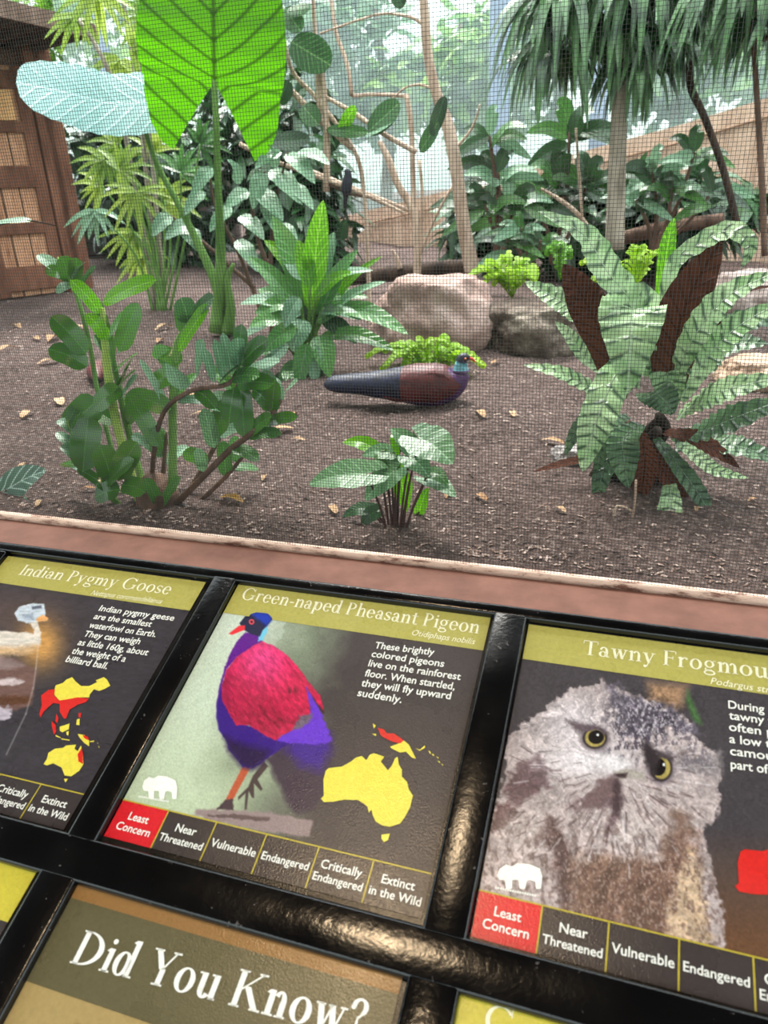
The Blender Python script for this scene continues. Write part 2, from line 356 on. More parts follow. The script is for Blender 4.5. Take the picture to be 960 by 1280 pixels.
# ---- a roman serif alphabet, drawn stroke by stroke (x height .46, caps .68)
def serif(s, bold=0, shear=0):
    T, h = .085+bold, .036
    vs, fs = [], []
    def add(p):
        n = len(vs); vs.extend(p); fs.append(tuple(range(n, n+len(p))))
    def Rr(x0, y0, x1, y1): add([(x0, y0), (x1, y0), (x1, y1), (x0, y1)])
    def Dg(x0, y0, x1, y1, t): add([(x0-t/2, y0), (x0+t/2, y0), (x1+t/2, y1), (x1-t/2, y1)])
    def A(cx, cy, rx, ry, a0, a1, wx=None, wy=None, n=14):
        wx = T if wx is None else wx; wy = h if wy is None else wy
        for i in range(n):
            q = []
            for a, inn in ((a0+(a1-a0)*i/n, 0), (a0+(a1-a0)*(i+1)/n, 0), (a0+(a1-a0)*(i+1)/n, 1), (a0+(a1-a0)*i/n, 1)):
                a = math.radians(a); q.append((cx+(rx-wx*inn)*math.cos(a), cy+(ry-wy*inn)*math.sin(a)))
            add(q)
    def stem(x, y0, y1, sb=1, stp=1, top='full'):
        Rr(x, y0, x+T, y1)
        if sb: Rr(x-.05, y0, x+T+.05, y0+h)
        if stp:
            if top == 'full': Rr(x-.05, y1-h, x+T+.05, y1)
            else: add([(x-.06, y1-.06), (x, y1-.075), (x, y1), (x-.0, y1)])
    def arch(x, wd, x2=1):
        A(x+T+(wd-T)/2-.01, .46-.19, (wd-T)/2+.01+T*0+.0, .20, 0, 150, T*.9, .05)
        Rr(x+wd-T, 0, x+wd, .28); Rr(x+wd-T-.045, 0, x+wd+.045, h)
    def bowl(x, wd, y=.23, ry=.24): A(x+wd/2, y, wd/2, ry, 0, 360, T, h, 24)
    cur = 0
    for ch in s:
        n0 = len(vs); wd = .3
        if ch == ' ': wd = .2
        elif ch == 'I': stem(.05, 0, .68); wd = .19
        elif ch == 'i': stem(.05, 0, .46, 1, 1, 'b'); A(.09, .60, .055, .055, 0, 360, .055, .055, 10); wd = .19
        elif ch == 'n': stem(.05, 0, .46, 1, 1, 'b'); arch(.05, .36); wd = .46
        elif ch == 'm': stem(.05, 0, .46, 1, 1, 'b'); arch(.05, .33); arch(.30, .33); wd = .69
        elif ch == 'h': stem(.05, 0, .72, 1, 1, 'b'); arch(.05, .36); wd = .46
        elif ch == 'r': stem(.05, 0, .46, 1, 1, 'b'); A(.24, .30, .12, .17, 50, 160, .06, .055); A(.30, .41, .05, .05, 0, 360, .05, .05, 10); wd = .36
        elif ch == 'd': bowl(.0, .37); Rr(.31, 0, .31+T, .72); add([(.25, .66), (.31, .645), (.31, .72)]); Rr(.31, 0, .31+T+.06, h); wd = .46
        elif ch == 'p': stem(.05, -.22, .46, 1, 1, 'b'); bowl(.08, .38); wd = .48
        elif ch == 'g': A(.2, .30, .17, .165, 0, 360, T*.85, h, 20); A(.2, -.08, .2, .115, 0, 360, .06, .05, 20); A(.1, .06, .06, .07, 90, 270, .05, .04); Rr(.1, .005, .3, .055); A(.37, .42, .06, .05, 30, 190, .03, .03); wd = .43
        elif ch == 'a': A(.17, .31, .15, .16, 0, 150, T*.9, .045); Rr(.235, .06, .235+T, .31); A(.15, .13, .15, .135, 0, 360, T*.9, h, 18); A(.07, .36, .045, .045, 0, 360, .045, .045, 8); A(.33, .06, .095, .06, 180, 320, .06, .045); wd = .40
        elif ch == 'o': bowl(0, .42); wd = .43
        elif ch == 'e': A(.2, .23, .2, .24, 0, 325, T, h, 22); Rr(.06, .235, .37, .235+h); wd = .41
        elif ch == 's': A(.15, .335, .14, .13, 20, 250, .06, .045); A(.15, .125, .15, .13, -160, 80, .065, .05); add([(.04, .27), (.13, .295), (.27, .17), (.2, .13)]); Rr(.255, .33, .28, .44); Rr(.01, .02, .035, .14); wd = .31
        elif ch == 't': Rr(.08, .07, .08+T, .6); Rr(.0, .46-h, .27, .46); A(.21, .09, .13, .1, 180, 330, T, .045); wd = .28
        elif ch == 'u': Rr(.05, .14, .05+T, .46); Rr(-.01, .46-h, .08, .46); A(.19, .16, .14, .17, 180, 330, T, .05); Rr(.31, 0, .31+T, .46); Rr(.25, .46-h, .35, .46); Rr(.31, 0, .45, h); wd = .46
        elif ch == 'w': Dg(.08, .46, .19, 0, T); Dg(.19, 0, .30, .46, h); Dg(.30, .46, .41, 0, T); Dg(.41, 0, .53, .46, h); Rr(-.01, .46-h, .17, .46); Rr(.23, .46-h, .37, .46); Rr(.46, .46-h, .6, .46); wd = .59
        elif ch == 'y': Dg(.08, .46, .22, 0, T); Dg(.37, .46, .14, -.18, h*1.1); A(.09, -.16, .06, .055, 0, 360, .06, .055, 10); Rr(-.01, .46-h, .17, .46); Rr(.29, .46-h, .44, .46); wd = .43
        elif ch == '-': Rr(.03, .19, .24, .25); wd = .27
        elif ch == 'P': stem(.05, 0, .68); A(.13, .49, .30, .19, -90, 90, T, h); Rr(.05, .68-h, .15, .68); Rr(.1, .3, .15, .3+h); wd = .47
        elif ch == 'G': A(.34, .34, .34, .355, 35, 340, T*1.1, h, 24); Rr(.55, .06, .55+T, .30); Rr(.47, .30-h, .70, .30); Rr(.58, .48, .605, .68); wd = .72
        elif ch == 'C': A(.34, .34, .34, .355, 35, 325, T*1.1, h, 24); Rr(.58, .48, .605, .68); wd = .66
        elif ch == 'T': stem(.25, 0, .68, 1, 0); Rr(.02, .68-h, .565, .68); Dg(.03, .52, .04, .68, .03); Dg(.555, .52, .545, .68, .03); wd = .57
        elif ch == 'F': stem(.05, 0, .68); Rr(.05, .68-h, .44, .68); Rr(.1, .34, .34, .34+h); Dg(.435, .53, .425, .68, .03); Rr(.32, .28, .345, .44); wd = .46
        elif ch == 'D': stem(.05, 0, .68); A(.15, .34, .45, .34, -90, 90, T*1.1, h, 22); Rr(.05, .68-h, .16, .68); Rr(.05, 0, .16, h); wd = .63
        elif ch == 'Y': Dg(.09, .68, .30, .30, T*1.1); Dg(.50, .68, .30, .30, h*1.2); Rr(.26, 0, .26+T, .32); Rr(.19, 0, .42, h); Rr(-.01, .68-h, .2, .68); Rr(.41, .68-h, .59, .68); wd = .58
        elif ch == 'K': stem(.05, 0, .68); Dg(.52, .68, .15, .32, h*1.3); Dg(.26, .40, .53, 0, T*1.15); Rr(.42, .68-h, .6, .68); Rr(.42, 0, .63, h); wd = .63
        elif ch == '?': A(.17, .53, .16, .16, -60, 180, T*.8, .045); Rr(.15, .17, .15+.04, .37); Dg(.17, .33, .24, .42, .05); A(.17, .05, .055, .055, 0, 360, .055, .055, 10); A(.05, .52, .05, .05, 0, 360, .05, .05, 8); wd = .38
        for i in range(n0, len(vs)): vs[i] = (vs[i][0]+cur, vs[i][1])
        cur += wd+.045
    if shear: vs = [(x+shear*y, y) for x, y in vs]
    return vs, fs
# ------------------------------------------------------------------ sign panels
def pm(name, c, rough=.28):
    t = NT(name); v = t.coord(); n = t.noise(300, 2, .5, v); n2 = t.noise(25, 3, .5, v)
    a = lin(c)
    col = t.ramp(n, (.3, tuple(x*.92 for x in a[:3])+(1,)), (.7, tuple(min(1, x*1.06) for x in a[:3])+(1,)))
    return t.out(t.pbr(col, t.ramp(n2, (.3, (rough-.05,)*3+(1,)), (.7, (rough+.06,)*3+(1,))), t.bump(t.noise(700, 2, .5, v), .25, .001), .6))
M_OLIVE = pm('olive_print', (178, 168, 88)); M_CHAR = pm('charcoal_print', (62, 54, 54)); M_RED = pm('red_print', (214, 30, 42))
M_WHITE = pm('white_ink', (245, 242, 235)); M_CREAM = pm('cream_ink', (244, 238, 205)); M_YEL = pm('yellow_ink', (226, 208, 70)); M_LINE = pm('gold_line_ink', (190, 170, 60))
M_TAN = pm('tan_print', (168, 142, 92)); M_DOLIVE = pm('dark_olive_print', (96, 88, 62)); M_EDGE = pm('brown_edge_print', (150, 108, 62))
M_YELP = pm('yellow_print', (206, 190, 66)); M_MAPY = pm('map_yellow_ink', (232, 214, 78)); M_MAPR = pm('map_red_ink', (216, 42, 38)); M_BOARD = pm('panel_board', (16, 13, 13))
def picmat():
    t = NT('photo_print'); a = t.n('VertexColor', layer_name='Col'); v = t.coord()
    n2 = t.noise(25, 3, .5, v)
    return t.out(t.pbr(a.outputs[0], t.ramp(n2, (.3, (.24,)*3+(1,)), (.7, (.33,)*3+(1,))), t.bump(t.noise(700, 2, .5, v), .25, .001), .4))
M_PIC = picmat()
rng = np.random.RandomState(3)
def vnoise(x, y, seed=0):
    r = np.random.RandomState(seed); tb = r.rand(256, 256)
    xi = np.floor(x).astype(int); yi = np.floor(y).astype(int); fx = x-xi; fy = y-yi
    fx = fx*fx*(3-2*fx); fy = fy*fy*(3-2*fy)
    g = lambda a, b: tb[a % 256, b % 256]
    return (g(xi, yi)*(1-fx)+g(xi+1, yi)*fx)*(1-fy)+(g(xi, yi+1)*(1-fx)+g(xi+1, yi+1)*fx)*fy
def fbm(x, y, seed=0, o=4):
    return sum(vnoise(x*2**k, y*2**k, seed+k)*.5**k for k in range(o))/sum(.5**k for k in range(o))
def inpoly(x, y, pts):
    c = np.zeros(x.shape, bool); n = len(pts)
    for i in range(n):
        (xa, ya), (xb, yb) = pts[i], pts[(i+1) % n]
        if ya == yb: continue
        k = ((ya > y) != (yb > y)) & (x < (xb-xa)*(y-ya)/(yb-ya)+xa); c ^= k
    return c
def pdist(x, y, pts):
    d = np.full(x.shape, 1e9); n = len(pts)
    for i in range(n):
        (xa, ya), (xb, yb) = pts[i], pts[(i+1) % n]; dx, dy = xb-xa, yb-ya
        t = np.clip(((x-xa)*dx+(y-ya)*dy)/(dx*dx+dy*dy+1e-9), 0, 1)
        d = np.minimum(d, np.hypot(x-xa-t*dx, y-ya-t*dy))
    return np.where(inpoly(x, y, pts), d, -d)
class Canvas:
    """a picture printed on a panel: colours on a fine grid of the print"""
    def __init__(s, u0, v0, u1, v1, nu, nv, tf):
        s.nu, s.nv = nu, nv; s.u, s.v = np.meshgrid(np.linspace(u0, u1, nu), np.linspace(v0, v1, nv))
        P = np.array(SO)[None, None]+s.u[..., None]*np.array([1, 0, 0])-s.v[..., None]*np.array(SS)
        s.P = P; q = P-np.array(CAM); z = q@np.array(DX)
        px = 480+FPX*(q@np.array(RX))/z; py = 640-FPX*(q@np.array(UX))/z
        s.x, s.y = tf(px, py); s.c = np.zeros((nv, nu, 3)); s.tn = (s.u-u0)/(u1-u0); s.vn = (s.v-v0)/(v1-v0)
    def blend(s, a, col):
        a = np.clip(a, 0, 1)[..., None]; s.c = s.c*(1-a)+np.array(col, float)*a
    def poly(s, pts, col, soft=3, rough=0, fr=.08, seed=1, op=1):
        d = pdist(s.x, s.y, pts)
        if rough: d = d+(fbm(s.x*fr, s.y*fr, seed)-.5)*2*rough
        s.blend((d/soft+.5).clip(0, 1)*op, col); return d
    def speck(s, amt, fx, fy, seed, mask=1, ang=0):
        ca, sa = math.cos(ang), math.sin(ang); X = s.x*ca+s.y*sa; Y = -s.x*sa+s.y*ca
        n = fbm(X*fx, Y*fy, seed, 4)-.5
        s.c = np.clip(s.c*(1+(np.asarray(mask)*n*amt)[..., None]), 0, 255)
    def build(s, name, parent, w=.0003):
        P = s.P+np.array(SN)*w; n = s.nu*s.nv
        idx = np.arange(n).reshape(s.nv, s.nu)
        f = np.stack([idx[:-1, :-1], idx[1:, :-1], idx[1:, 1:], idx[:-1, 1:]], -1).reshape(-1, 4)
        me = bpy.data.meshes.new(name); me.vertices.add(n); me.vertices.foreach_set('co', P.reshape(-1).astype(np.float32))
        me.loops.add(f.size); me.loops.foreach_set('vertex_index', f.ravel().astype(np.int32))
        me.polygons.add(len(f)); me.polygons.foreach_set('loop_start', np.arange(0, f.size, 4, dtype=np.int32))
        me.update(calc_edges=True); me.validate()
        ca = me.color_attributes.new('Col', 'FLOAT_COLOR', 'POINT')
        c = s.c.reshape(-1, 3)/255; c = np.where(c <= .04045, c/12.92, ((c+.055)/1.055)**2.4)
        ca.data.foreach_set('color', np.hstack([c, np.ones((n, 1))]).astype(np.float32).ravel())
        me.materials.append(M_PIC); o = bpy.data.objects.new(name, me); COL.objects.link(o)
        o.parent = parent; o.matrix_parent_inverse = Matrix.Translation(parent.location).inverted(); return o
def quad_part(name, mat, parent, u0, v0, u1, v1, w):
    mb = MB(); rect(mb, u0, v0, u1, v1, w); return mb.build(name, mat, parent, smooth=False)
def panel(label, u0, u1, v0, v1):
    t = thing('animal_sign', label, 'sign', pl((u0+u1)/2, (v0+v1)/2, -.003), 'printed signs in the black frame')
    mb = MB()
    e = .004
    mb.add([pl(u, v, q) for q in (-.004, -.0003) for v in (v0-e, v1+e) for u in (u0-e, u1+e)],
           [(0, 1, 3, 2), (4, 6, 7, 5), (0, 4, 5, 1), (2, 3, 7, 6), (0, 2, 6, 4), (1, 5, 7, 3)])
    mb.build('backing_board', M_BOARD, t, smooth=False)
    return t
WORDS = [('Least', 'Concern'), ('Near', 'Threatened'), ('Vulnerable',), ('Endangered',), ('Critically', 'Endangered'), ('Extinct', 'in the Wild')]
def status_row(t, u0, u1, va, vb, ks=range(6)):
    wd = (u1-u0)/6; h = vb-va; lw = .0011
    for k in ks:
        a = u0+k*wd
        o = quad_part('status_box', M_RED if k == 0 else M_CHAR, t, a, va, a+wd, vb, .0005)
        if k == 0: o['label'] = 'red status box'
        mb = MB(); W = WORDS[k]
        for i, s_ in enumerate(W):
            vb_ = va+h*(.60 if len(W) == 1 else (.46, .76)[i])
            vs = text_verts(s_); xw = max(p[0] for p in vs[0])-min(p[0] for p in vs[0])
            cap = h*.205; cap = min(cap, (wd*.88)/xw*.70)
            text_uv(mb, s_, a+wd/2, vb_, 0, 0, cap, .0009, center=True)
        l_ = mb.build('lettering', M_WHITE, o, smooth=False)
    mb = MB(); rect(mb, u0, va-lw/2, u1, va+lw/2, .0008)
    for k in range(1, 6): rect(mb, u0+k*wd-lw/2, va, u0+k*wd+lw/2, vb, .0008)
    mb.build('gold_rule', M_LINE, t, smooth=False)
def logo(t, pts, tf, strip):
    mb = MB(); poly_px(mb, pts, .0009, tf)
    (ax, ay), (bx, by) = [S(*tf(p)) for p in strip]
    n = 17
    for k in range(n):
        a = ax+(bx-ax)*k/n; v = ay+(by-ay)*k/n; rect(mb, a, v-.0016, a+(bx-ax)/n*.7, v, .0009)
    mb.build('logo', M_WHITE, t, smooth=False)
def mapmesh(t, name, mat, polys, tf, w):
    mb = MB()
    for p in polys: poly_px(mb, p, w, tf)
    return mb.build(name, mat, t, smooth=False)

# ---- centre panel: pheasant pigeon
u0 = (S(297.6, 729.7)[0]+S(132.5, 1044)[0])/2; u1 = (S(613, 772)[0]+S(527, 1151)[0])/2
v0 = (S(297.6, 729.7)[1]+S(613, 772)[1])/2; v1 = (S(132.5, 1044)[1]+S(527, 1151)[1])/2
vh = (S(281.5, 767)[1]+S(603, 813)[1])/2; vs_ = (S(153.4, 1000)[1]+S(540, 1092.5)[1])/2
HB, HS = vh-v0, v1-vs_
t2 = panel('animal sign headed Green-naped Pheasant Pigeon in the middle of the frame', u0, u1, v0, v1)
c5 = lambda p: (260+p[0]/4.2667, 740+p[1]/4.2667)
C = Canvas(u0, vh-.008, u1, vs_, 330, 310, lambda x, y: ((x-260)*4.2667, (y-740)*4.2667))
tn = C.tn+(fbm(C.u*25, C.v*25, 5)-.5)*.25-(C.vn-.5)*.12
C.c[:] = (196, 206, 186)
C.blend((tn-.16)/.22, (128, 136, 116)); C.blend((tn-.38)/.2, (74, 66, 66))
C.blend((.35-C.vn)*1.2*(tn < .3), (205, 210, 205)); C.blend((C.vn-.5)*1.1*(1-np.clip((tn-.3)/.1, 0, 1)), (178, 190, 150))
def cc(*p, **k): return C.poly(list(p), **k)
C.poly([(-60, 1160), (150, 1162), (350, 1180), (560, 1222), (540, 1300), (300, 1280), (0, 1215), (-80, 1190)], (146, 126, 126), 14, 14, .03, 2)
C.poly([(0, 1190), (150, 1185), (330, 1205), (330, 1225), (0, 1200)], (96, 78, 78), 8, 10, .05, 3)
C.poly([(380, 785), (660, 770), (665, 900), (640, 1000), (620, 1100), (560, 1160), (480, 1190), (420, 1130), (360, 1000), (318, 890)], (66, 54, 66), 30, 16, .03, 4)
C.poly([(400, 770), (650, 760), (660, 830), (600, 960), (500, 930), (420, 850)], (66, 40, 130), 70, 16, .03, 4)
C.poly([(300, 905), (322, 930), (265, 1000), (292, 1052), (282, 1062), (246, 1022), (247, 1100), (234, 1098), (218, 1062), (207, 1162), (195, 1160), (200, 1075), (160, 1112), (162, 1092), (215, 1040), (240, 980)], (72, 58, 58), 6)
C.poly([(185, 932), (228, 935), (132, 1112), (92, 1112)], (182, 86, 58), 6, 5, .2)
C.poly([(45, 1160), (92, 1108), (134, 1104), (138, 1165)], (72, 56, 62), 8, 4, .1)
C.poly([(70, 470), (45, 600), (45, 680), (60, 740), (100, 800), (110, 840), (160, 900), (185, 938), (240, 942), (290, 912), (320, 885), (430, 810), (380, 770), (150, 690), (90, 590)], (56, 28, 122), 10, 5, .06)
C.poly([(90, 770), (150, 800), (330, 850), (290, 915), (240, 945), (180, 930), (110, 850)], (40, 24, 66), 50, 8)
C.poly([(500, 480), (535, 485), (562, 560), (602, 640), (640, 735), (662, 795), (600, 815), (500, 810), (390, 800), (365, 790), (440, 735), (520, 700), (548, 640), (530, 560)], (104, 56, 196), 10, 14, .05)
C.poly([(530, 480), (560, 530), (605, 590), (622, 650), (612, 650), (560, 570)], (58, 40, 50), 8)
C.poly([(200, 215), (278, 228), (292, 265), (232, 305), (152, 355), (102, 410), (72, 505), (46, 610), (66, 490), (90, 400), (122, 320), (160, 255)], (96, 32, 134), 8, 4, .1)
d = C.poly([(240, 287), (292, 266), (350, 288), (420, 338), (482, 400), (535, 480), (602, 558), (618, 640), (560, 562), (520, 500), (548, 640), (520, 692), (442, 742), (402, 762), (362, 792), (300, 762), (220, 712), (150, 712), (108, 640), (74, 570), (75, 500), (100, 420), (150, 350)], (194, 36, 74), 8, 5, .06)
msk = d > 0
C.blend(np.exp(-((C.x-290)**2+(C.y-360)**2)/140**2)*msk*.9, (222, 70, 132)); C.blend(np.exp(-((C.x-330)**2/140**2+(C.y-690)**2/90**2))*msk*.5, (150, 34, 60)); C.blend(np.exp(-((C.x-95)**2/40**2+(C.y-520)**2/180**2))*msk*.6, (140, 24, 66)); C.blend(np.exp(-((C.x-180)**2+(C.y-620)**2)/110**2)*msk*.5, (144, 36, 62))
for ln in ([(260, 560), (300, 650), (380, 720)], [(330, 590), (380, 680), (450, 700)], [(240, 640), (300, 730), (370, 770)]):
    for a, b_ in zip(ln, ln[1:]):
        L = pdist(C.x, C.y, [a, b_]); C.blend(np.exp(-(L/9)**2)*msk*.55, (120, 30, 50))
for ex, ey in ((435, 528), (465, 522)): C.blend(np.exp(-((C.x-ex)**2/60+(C.y-ey)**2/400))*.8, (90, 40, 50))
C.poly([(490, 660), (560, 650), (550, 690), (505, 720), (450, 735)], (110, 92, 110), 16, 14)
C.speck(.55, .035, .09, 11, msk*1.0, .9); C.speck(.25, .2, .2, 13)
C.poly([(310, 182), (322, 195), (294, 258), (268, 262), (275, 215)], (112, 192, 222), 8, 8, .15)
C.poly([(168, 168), (198, 130), (258, 110), (320, 116), (345, 145), (315, 182), (292, 205), (278, 238), (230, 226), (190, 202)], (42, 42, 68), 6)
C.poly([(225, 116), (260, 110), (320, 116), (345, 145), (312, 182), (285, 160)], (40, 62, 172), 22)
C.poly([(198, 178), (165, 181), (110, 224), (130, 229), (197, 202)], (228, 52, 62), 5)
r_ = np.hypot(C.x-233, C.y-160); C.blend((16-r_)/3, (214, 78, 92)); C.blend((8-r_)/3, (36, 24, 34))
C.build('photo_print', t2)
def heading(t, u0, u1, v0, vh, title, tp, sub, sp, notch=()):
    nq = [q for q in (S(*p) for p in notch) if q[1] < vh]
    mb = MB(); poly_uv(mb, [(u0, v0), (u1, v0), (u1, vh)]+([(nq[0][0]+.0004, vh)]+nq+[(nq[-1][0]-.0004, vh)] if nq else [])+[(u0, vh)], .0006)
    hb = mb.build('header_band', M_OLIVE, t, smooth=False)
    mb = MB(); a = S(*tp[0]); b_ = S(*tp[1]); text_uv(mb, title, a[0], a[1], b_[0], b_[1], (vh-v0)*.40, .0010, font=serif); mb.build('title_lettering', M_CREAM, hb, smooth=False)
    mb = MB(); a = S(*sp[0]); b_ = S(*sp[1]); text_uv(mb, sub, a[0], a[1], b_[0], b_[1], (vh-v0)*.17, .0010, bold=0, shear=.25); mb.build('subtitle_lettering', M_CREAM, hb, smooth=False)
def body(t, lines, tf, cap):
    mb = MB()
    for s_, a, b_ in lines: text_px(mb, s_, tf(a), tf(b_), cap, .0010)
    mb.build('body_lettering', M_WHITE, t, smooth=False)
k2 = lambda p: (100+p[0]/1.7778, 700+p[1]/1.7778)
heading(t2, u0, u1, v0, vh, 'Green-naped Pheasant Pigeon', ((300.8, 749.5), (598, 793)), 'Otidiphaps nobilis', (k2((737, 168)), k2((877, 189))), [c5(p) for p in ((344, 150), (343, 138), (320, 116), (290, 111), (258, 110), (228, 119), (198, 130), (180, 152), (168, 168))])
body(t2, [('These brightly', (654, 197), (786, 213)), ('colored pigeons', (647, 216), (808, 239)), ('live on the rainforest', (640, 237), (845, 268)), ('floor. When startled,', (632, 259), (832, 290)), ('they will fly upward', (624, 281), (823, 311)), ('suddenly.', (616, 303), (714, 319))], k2, .0078)
status_row(t2, u0, u1, vs_, v1)
# silhouette of a horned beast, as printed
BEAST = [(0, .45), (.06, .2), (.2, .05), (.33, .12), (.45, 0), (.7, .03), (.95, .2), (1, .5), (.97, .95), (.86, .95), (.84, .68), (.72, .62), (.66, .66), (.62, .95), (.5, .95), (.47, .62), (.34, .62), (.33, .95), (.2, .95), (.17, .62), (.05, .62)]
def beast(x0, y0, x1, y1): return [(x0+a*(x1-x0), y0+b_*(y1-y0)) for a, b_ in BEAST]
logo(t2, beast(139, 480, 217, 535), k2, ((130, 528), (198, 540)))
k6 = lambda p: (380+p[0]/4, 880+p[1]/4)
AUS = [(85, 475), (100, 460), (98, 380), (110, 335), (125, 322), (190, 315), (235, 290), (260, 270), (290, 262), (312, 283), (330, 255), (350, 248), (402, 265), (385, 290), (405, 315), (420, 333), (440, 310), (455, 275), (468, 265), (475, 305), (490, 330), (490, 365), (515, 390), (525, 430), (545, 460), (530, 520), (500, 575), (480, 600), (430, 615), (390, 608), (360, 590), (345, 560), (338, 530), (325, 545), (318, 515), (300, 500), (270, 482), (200, 480), (150, 490), (100, 492)]
mp = mapmesh(t2, 'map_print', M_MAPY, [AUS, [(388, 655), (430, 650), (420, 682), (400, 692), (388, 675)], [(430, 215), (460, 205), (500, 185), (525, 205), (545, 245), (560, 275), (540, 270), (510, 240), (480, 245), (440, 225)],
     [(345, 100), (360, 110), (350, 125)], [(340, 150), (362, 152), (360, 162)], [(555, 222), (580, 230), (605, 208), (606, 220), (580, 236)], [(622, 235), (630, 237), (636, 250), (630, 250)], [(640, 250), (648, 252), (652, 262), (645, 260)], [(660, 265), (672, 268), (674, 276)], [(668, 285), (680, 290), (680, 298)], [(685, 300), (694, 304), (695, 311)]], k6, .0007)
mapmesh(mp, 'map_print', M_MAPR, [[(370, 122), (400, 130), (415, 150), (450, 150), (500, 185), (480, 200), (440, 190), (400, 170), (385, 160)]], k6, .0010)['label'] = 'red area of the map'

# ---- left panel: pygmy goose
U1 = (S(259, 727)[0]+S(80, 1036)[0])/2; U0 = U1-(u1-u0); W0 = (S(5.6, 696)[1]+S(259, 727)[1])/2; W1 = W0+(v1-v0)
VH = W0+HB; VS = W1-HS
t1 = panel('animal sign headed Indian Pygmy Goose at the left of the frame', U0, U1, W0, W1)
k8 = lambda p: (p[0]/4.92, 730+p[1]/4.92)
C = Canvas(U0, VH, U1, VS, 260, 230, lambda x, y: (x*4.92, (y-730)*4.92))
C.c[:] = (60, 55, 60)
C.blend(np.exp(-((C.x+100)**2/500**2+(C.y-180)**2/160**2)), (84, 68, 66))
C.blend(np.exp(-((C.x-250)**2/130**2+(C.y-370)**2/150**2))*1.15, (196, 144, 84))
C.poly([(-300, 470), (0, 440), (80, 450), (160, 500), (232, 535), (215, 640), (190, 740), (100, 780), (-300, 760)], (112, 84, 78), 20, 16, .02, 3)
C.poly([(-200, 480), (0, 440), (150, 500), (60, 530), (-200, 540)], (136, 114, 112), 24, 12, .03, 3)
C.poly([(-60, 595), (20, 582), (90, 578), (150, 602), (120, 622), (-60, 628)], (196, 178, 180), 14, 10, .04, 5)
C.poly([(-200, 690), (190, 690), (185, 735), (-200, 760)], (92, 60, 44), 20, 10)
C.poly([(-100, 765), (80, 758), (66, 825), (30, 840), (-100, 800)], (180, 168, 180), 16, 26, .04, 6)
C.poly([(172, 236), (232, 228), (252, 300), (247, 372), (165, 408), (0, 420), (-300, 430), (-300, 290), (0, 288), (110, 302), (162, 292), (212, 312), (214, 280)], (218, 206, 196), 10, 10, .04, 7)
C.poly([(-200, 380), (100, 390), (245, 370), (200, 430), (0, 440), (-200, 450)], (206, 168, 128), 34, 12)
C.poly([(88, 182), (120, 140), (200, 120), (272, 124), (282, 180), (270, 222), (230, 232), (168, 242), (110, 226)], (196, 204, 216), 8, 4)
C.poly([(195, 140), (255, 132), (258, 150), (200, 158)], (92, 96, 112), 10); C.poly([(140, 190), (200, 185), (205, 220), (150, 215)], (150, 160, 178), 20)
C.poly([(222, 216), (262, 190), (300, 210), (290, 226), (228, 232)], (232, 168, 108), 6)
C.speck(.3, .03, .1, 21); C.speck(.12, .2, .2, 22)
for a, b_ in (((242, 330), (222, 520)), ((222, 520), (205, 640)), ((205, 640), (160, 800)), ((160, 800), (40, 1050))):
    C.blend(np.exp(-(pdist(C.x, C.y, [a, b_])/5)**2)*.35, (210, 205, 205))
C.build('photo_print', t1)
k1 = lambda p: (p[0]/3, 640+p[1]/3)
heading(t1, U0, U1, W0, VH, 'Indian Pygmy Goose', ((23, 719), (211, 744)), 'Nettapus coromandelianus', (k1((340, 312)), k1((605, 346))))
body(t1, [('Indian pygmy geese', (370, 372), (650, 410)), ('are the smallest', (350, 402), (565, 433)), ('waterfowl on Earth.', (332, 435), (582, 471)), ('They can weigh', (312, 468), (522, 498)), ('as little 160g, about', (290, 500), (552, 540)), ('the weight of a', (267, 532), (468, 564)), ('billiard ball.', (245, 563), (400, 591))], k1, .0078)
status_row(t1, U0, U1, VS, W1)
m1 = mapmesh(t1, 'map_print', M_MAPY, [[(345, 625), (390, 610), (410, 590), (445, 575), (465, 600), (500, 630), (550, 630), (600, 605), (590, 595), (640, 575), (660, 590), (680, 628), (640, 650), (610, 660), (580, 650), (555, 680), (550, 700), (480, 700), (430, 710), (370, 720), (340, 690), (330, 670)],
     [(370, 880), (430, 860), (425, 895), (385, 915), (370, 905)], [(480, 925), (520, 930), (550, 965), (550, 1000), (520, 980), (490, 945)], [(270, 1110), (290, 1080), (300, 1040), (340, 1015), (390, 1010), (410, 995), (470, 990), (460, 1015), (480, 1030), (500, 995), (512, 1050), (515, 1110), (490, 1150), (440, 1185), (400, 1180), (380, 1130), (330, 1105), (290, 1118)],
     [(395, 1200), (420, 1200), (405, 1222)], [(475, 835), (492, 830), (490, 870), (470, 868)], [(410, 912), (425, 905), (422, 935), (412, 930)], [(345, 930), (375, 945), (375, 950), (345, 940)], [(380, 952), (430, 960), (430, 966), (380, 958)], [(555, 968), (580, 965), (580, 972), (556, 975)], [(600, 975), (606, 985), (602, 985)], [(608, 995), (614, 1010), (609, 1008)]], k8, .0007)
mapmesh(m1, 'map_print', M_MAPR, [[(255, 690), (300, 655), (340, 650), (335, 690), (370, 720), (370, 740), (330, 735), (300, 760), (270, 790), (250, 825), (245, 800), (260, 750)], [(370, 720), (430, 710), (480, 700), (550, 708), (530, 730), (480, 745), (430, 775), (410, 830), (395, 830), (370, 790)], [(350, 800), (362, 830), (355, 860), (344, 845)],
     [(320, 845), (345, 870), (348, 910), (335, 930), (322, 880)], [(485, 798), (502, 795), (498, 825), (486, 822)], [(510, 930), (545, 945), (547, 965), (520, 950)], [(505, 1010), (512, 1050), (512, 1110), (485, 1095), (480, 1050)]], k8, .0010)['label'] = 'red areas of the map'

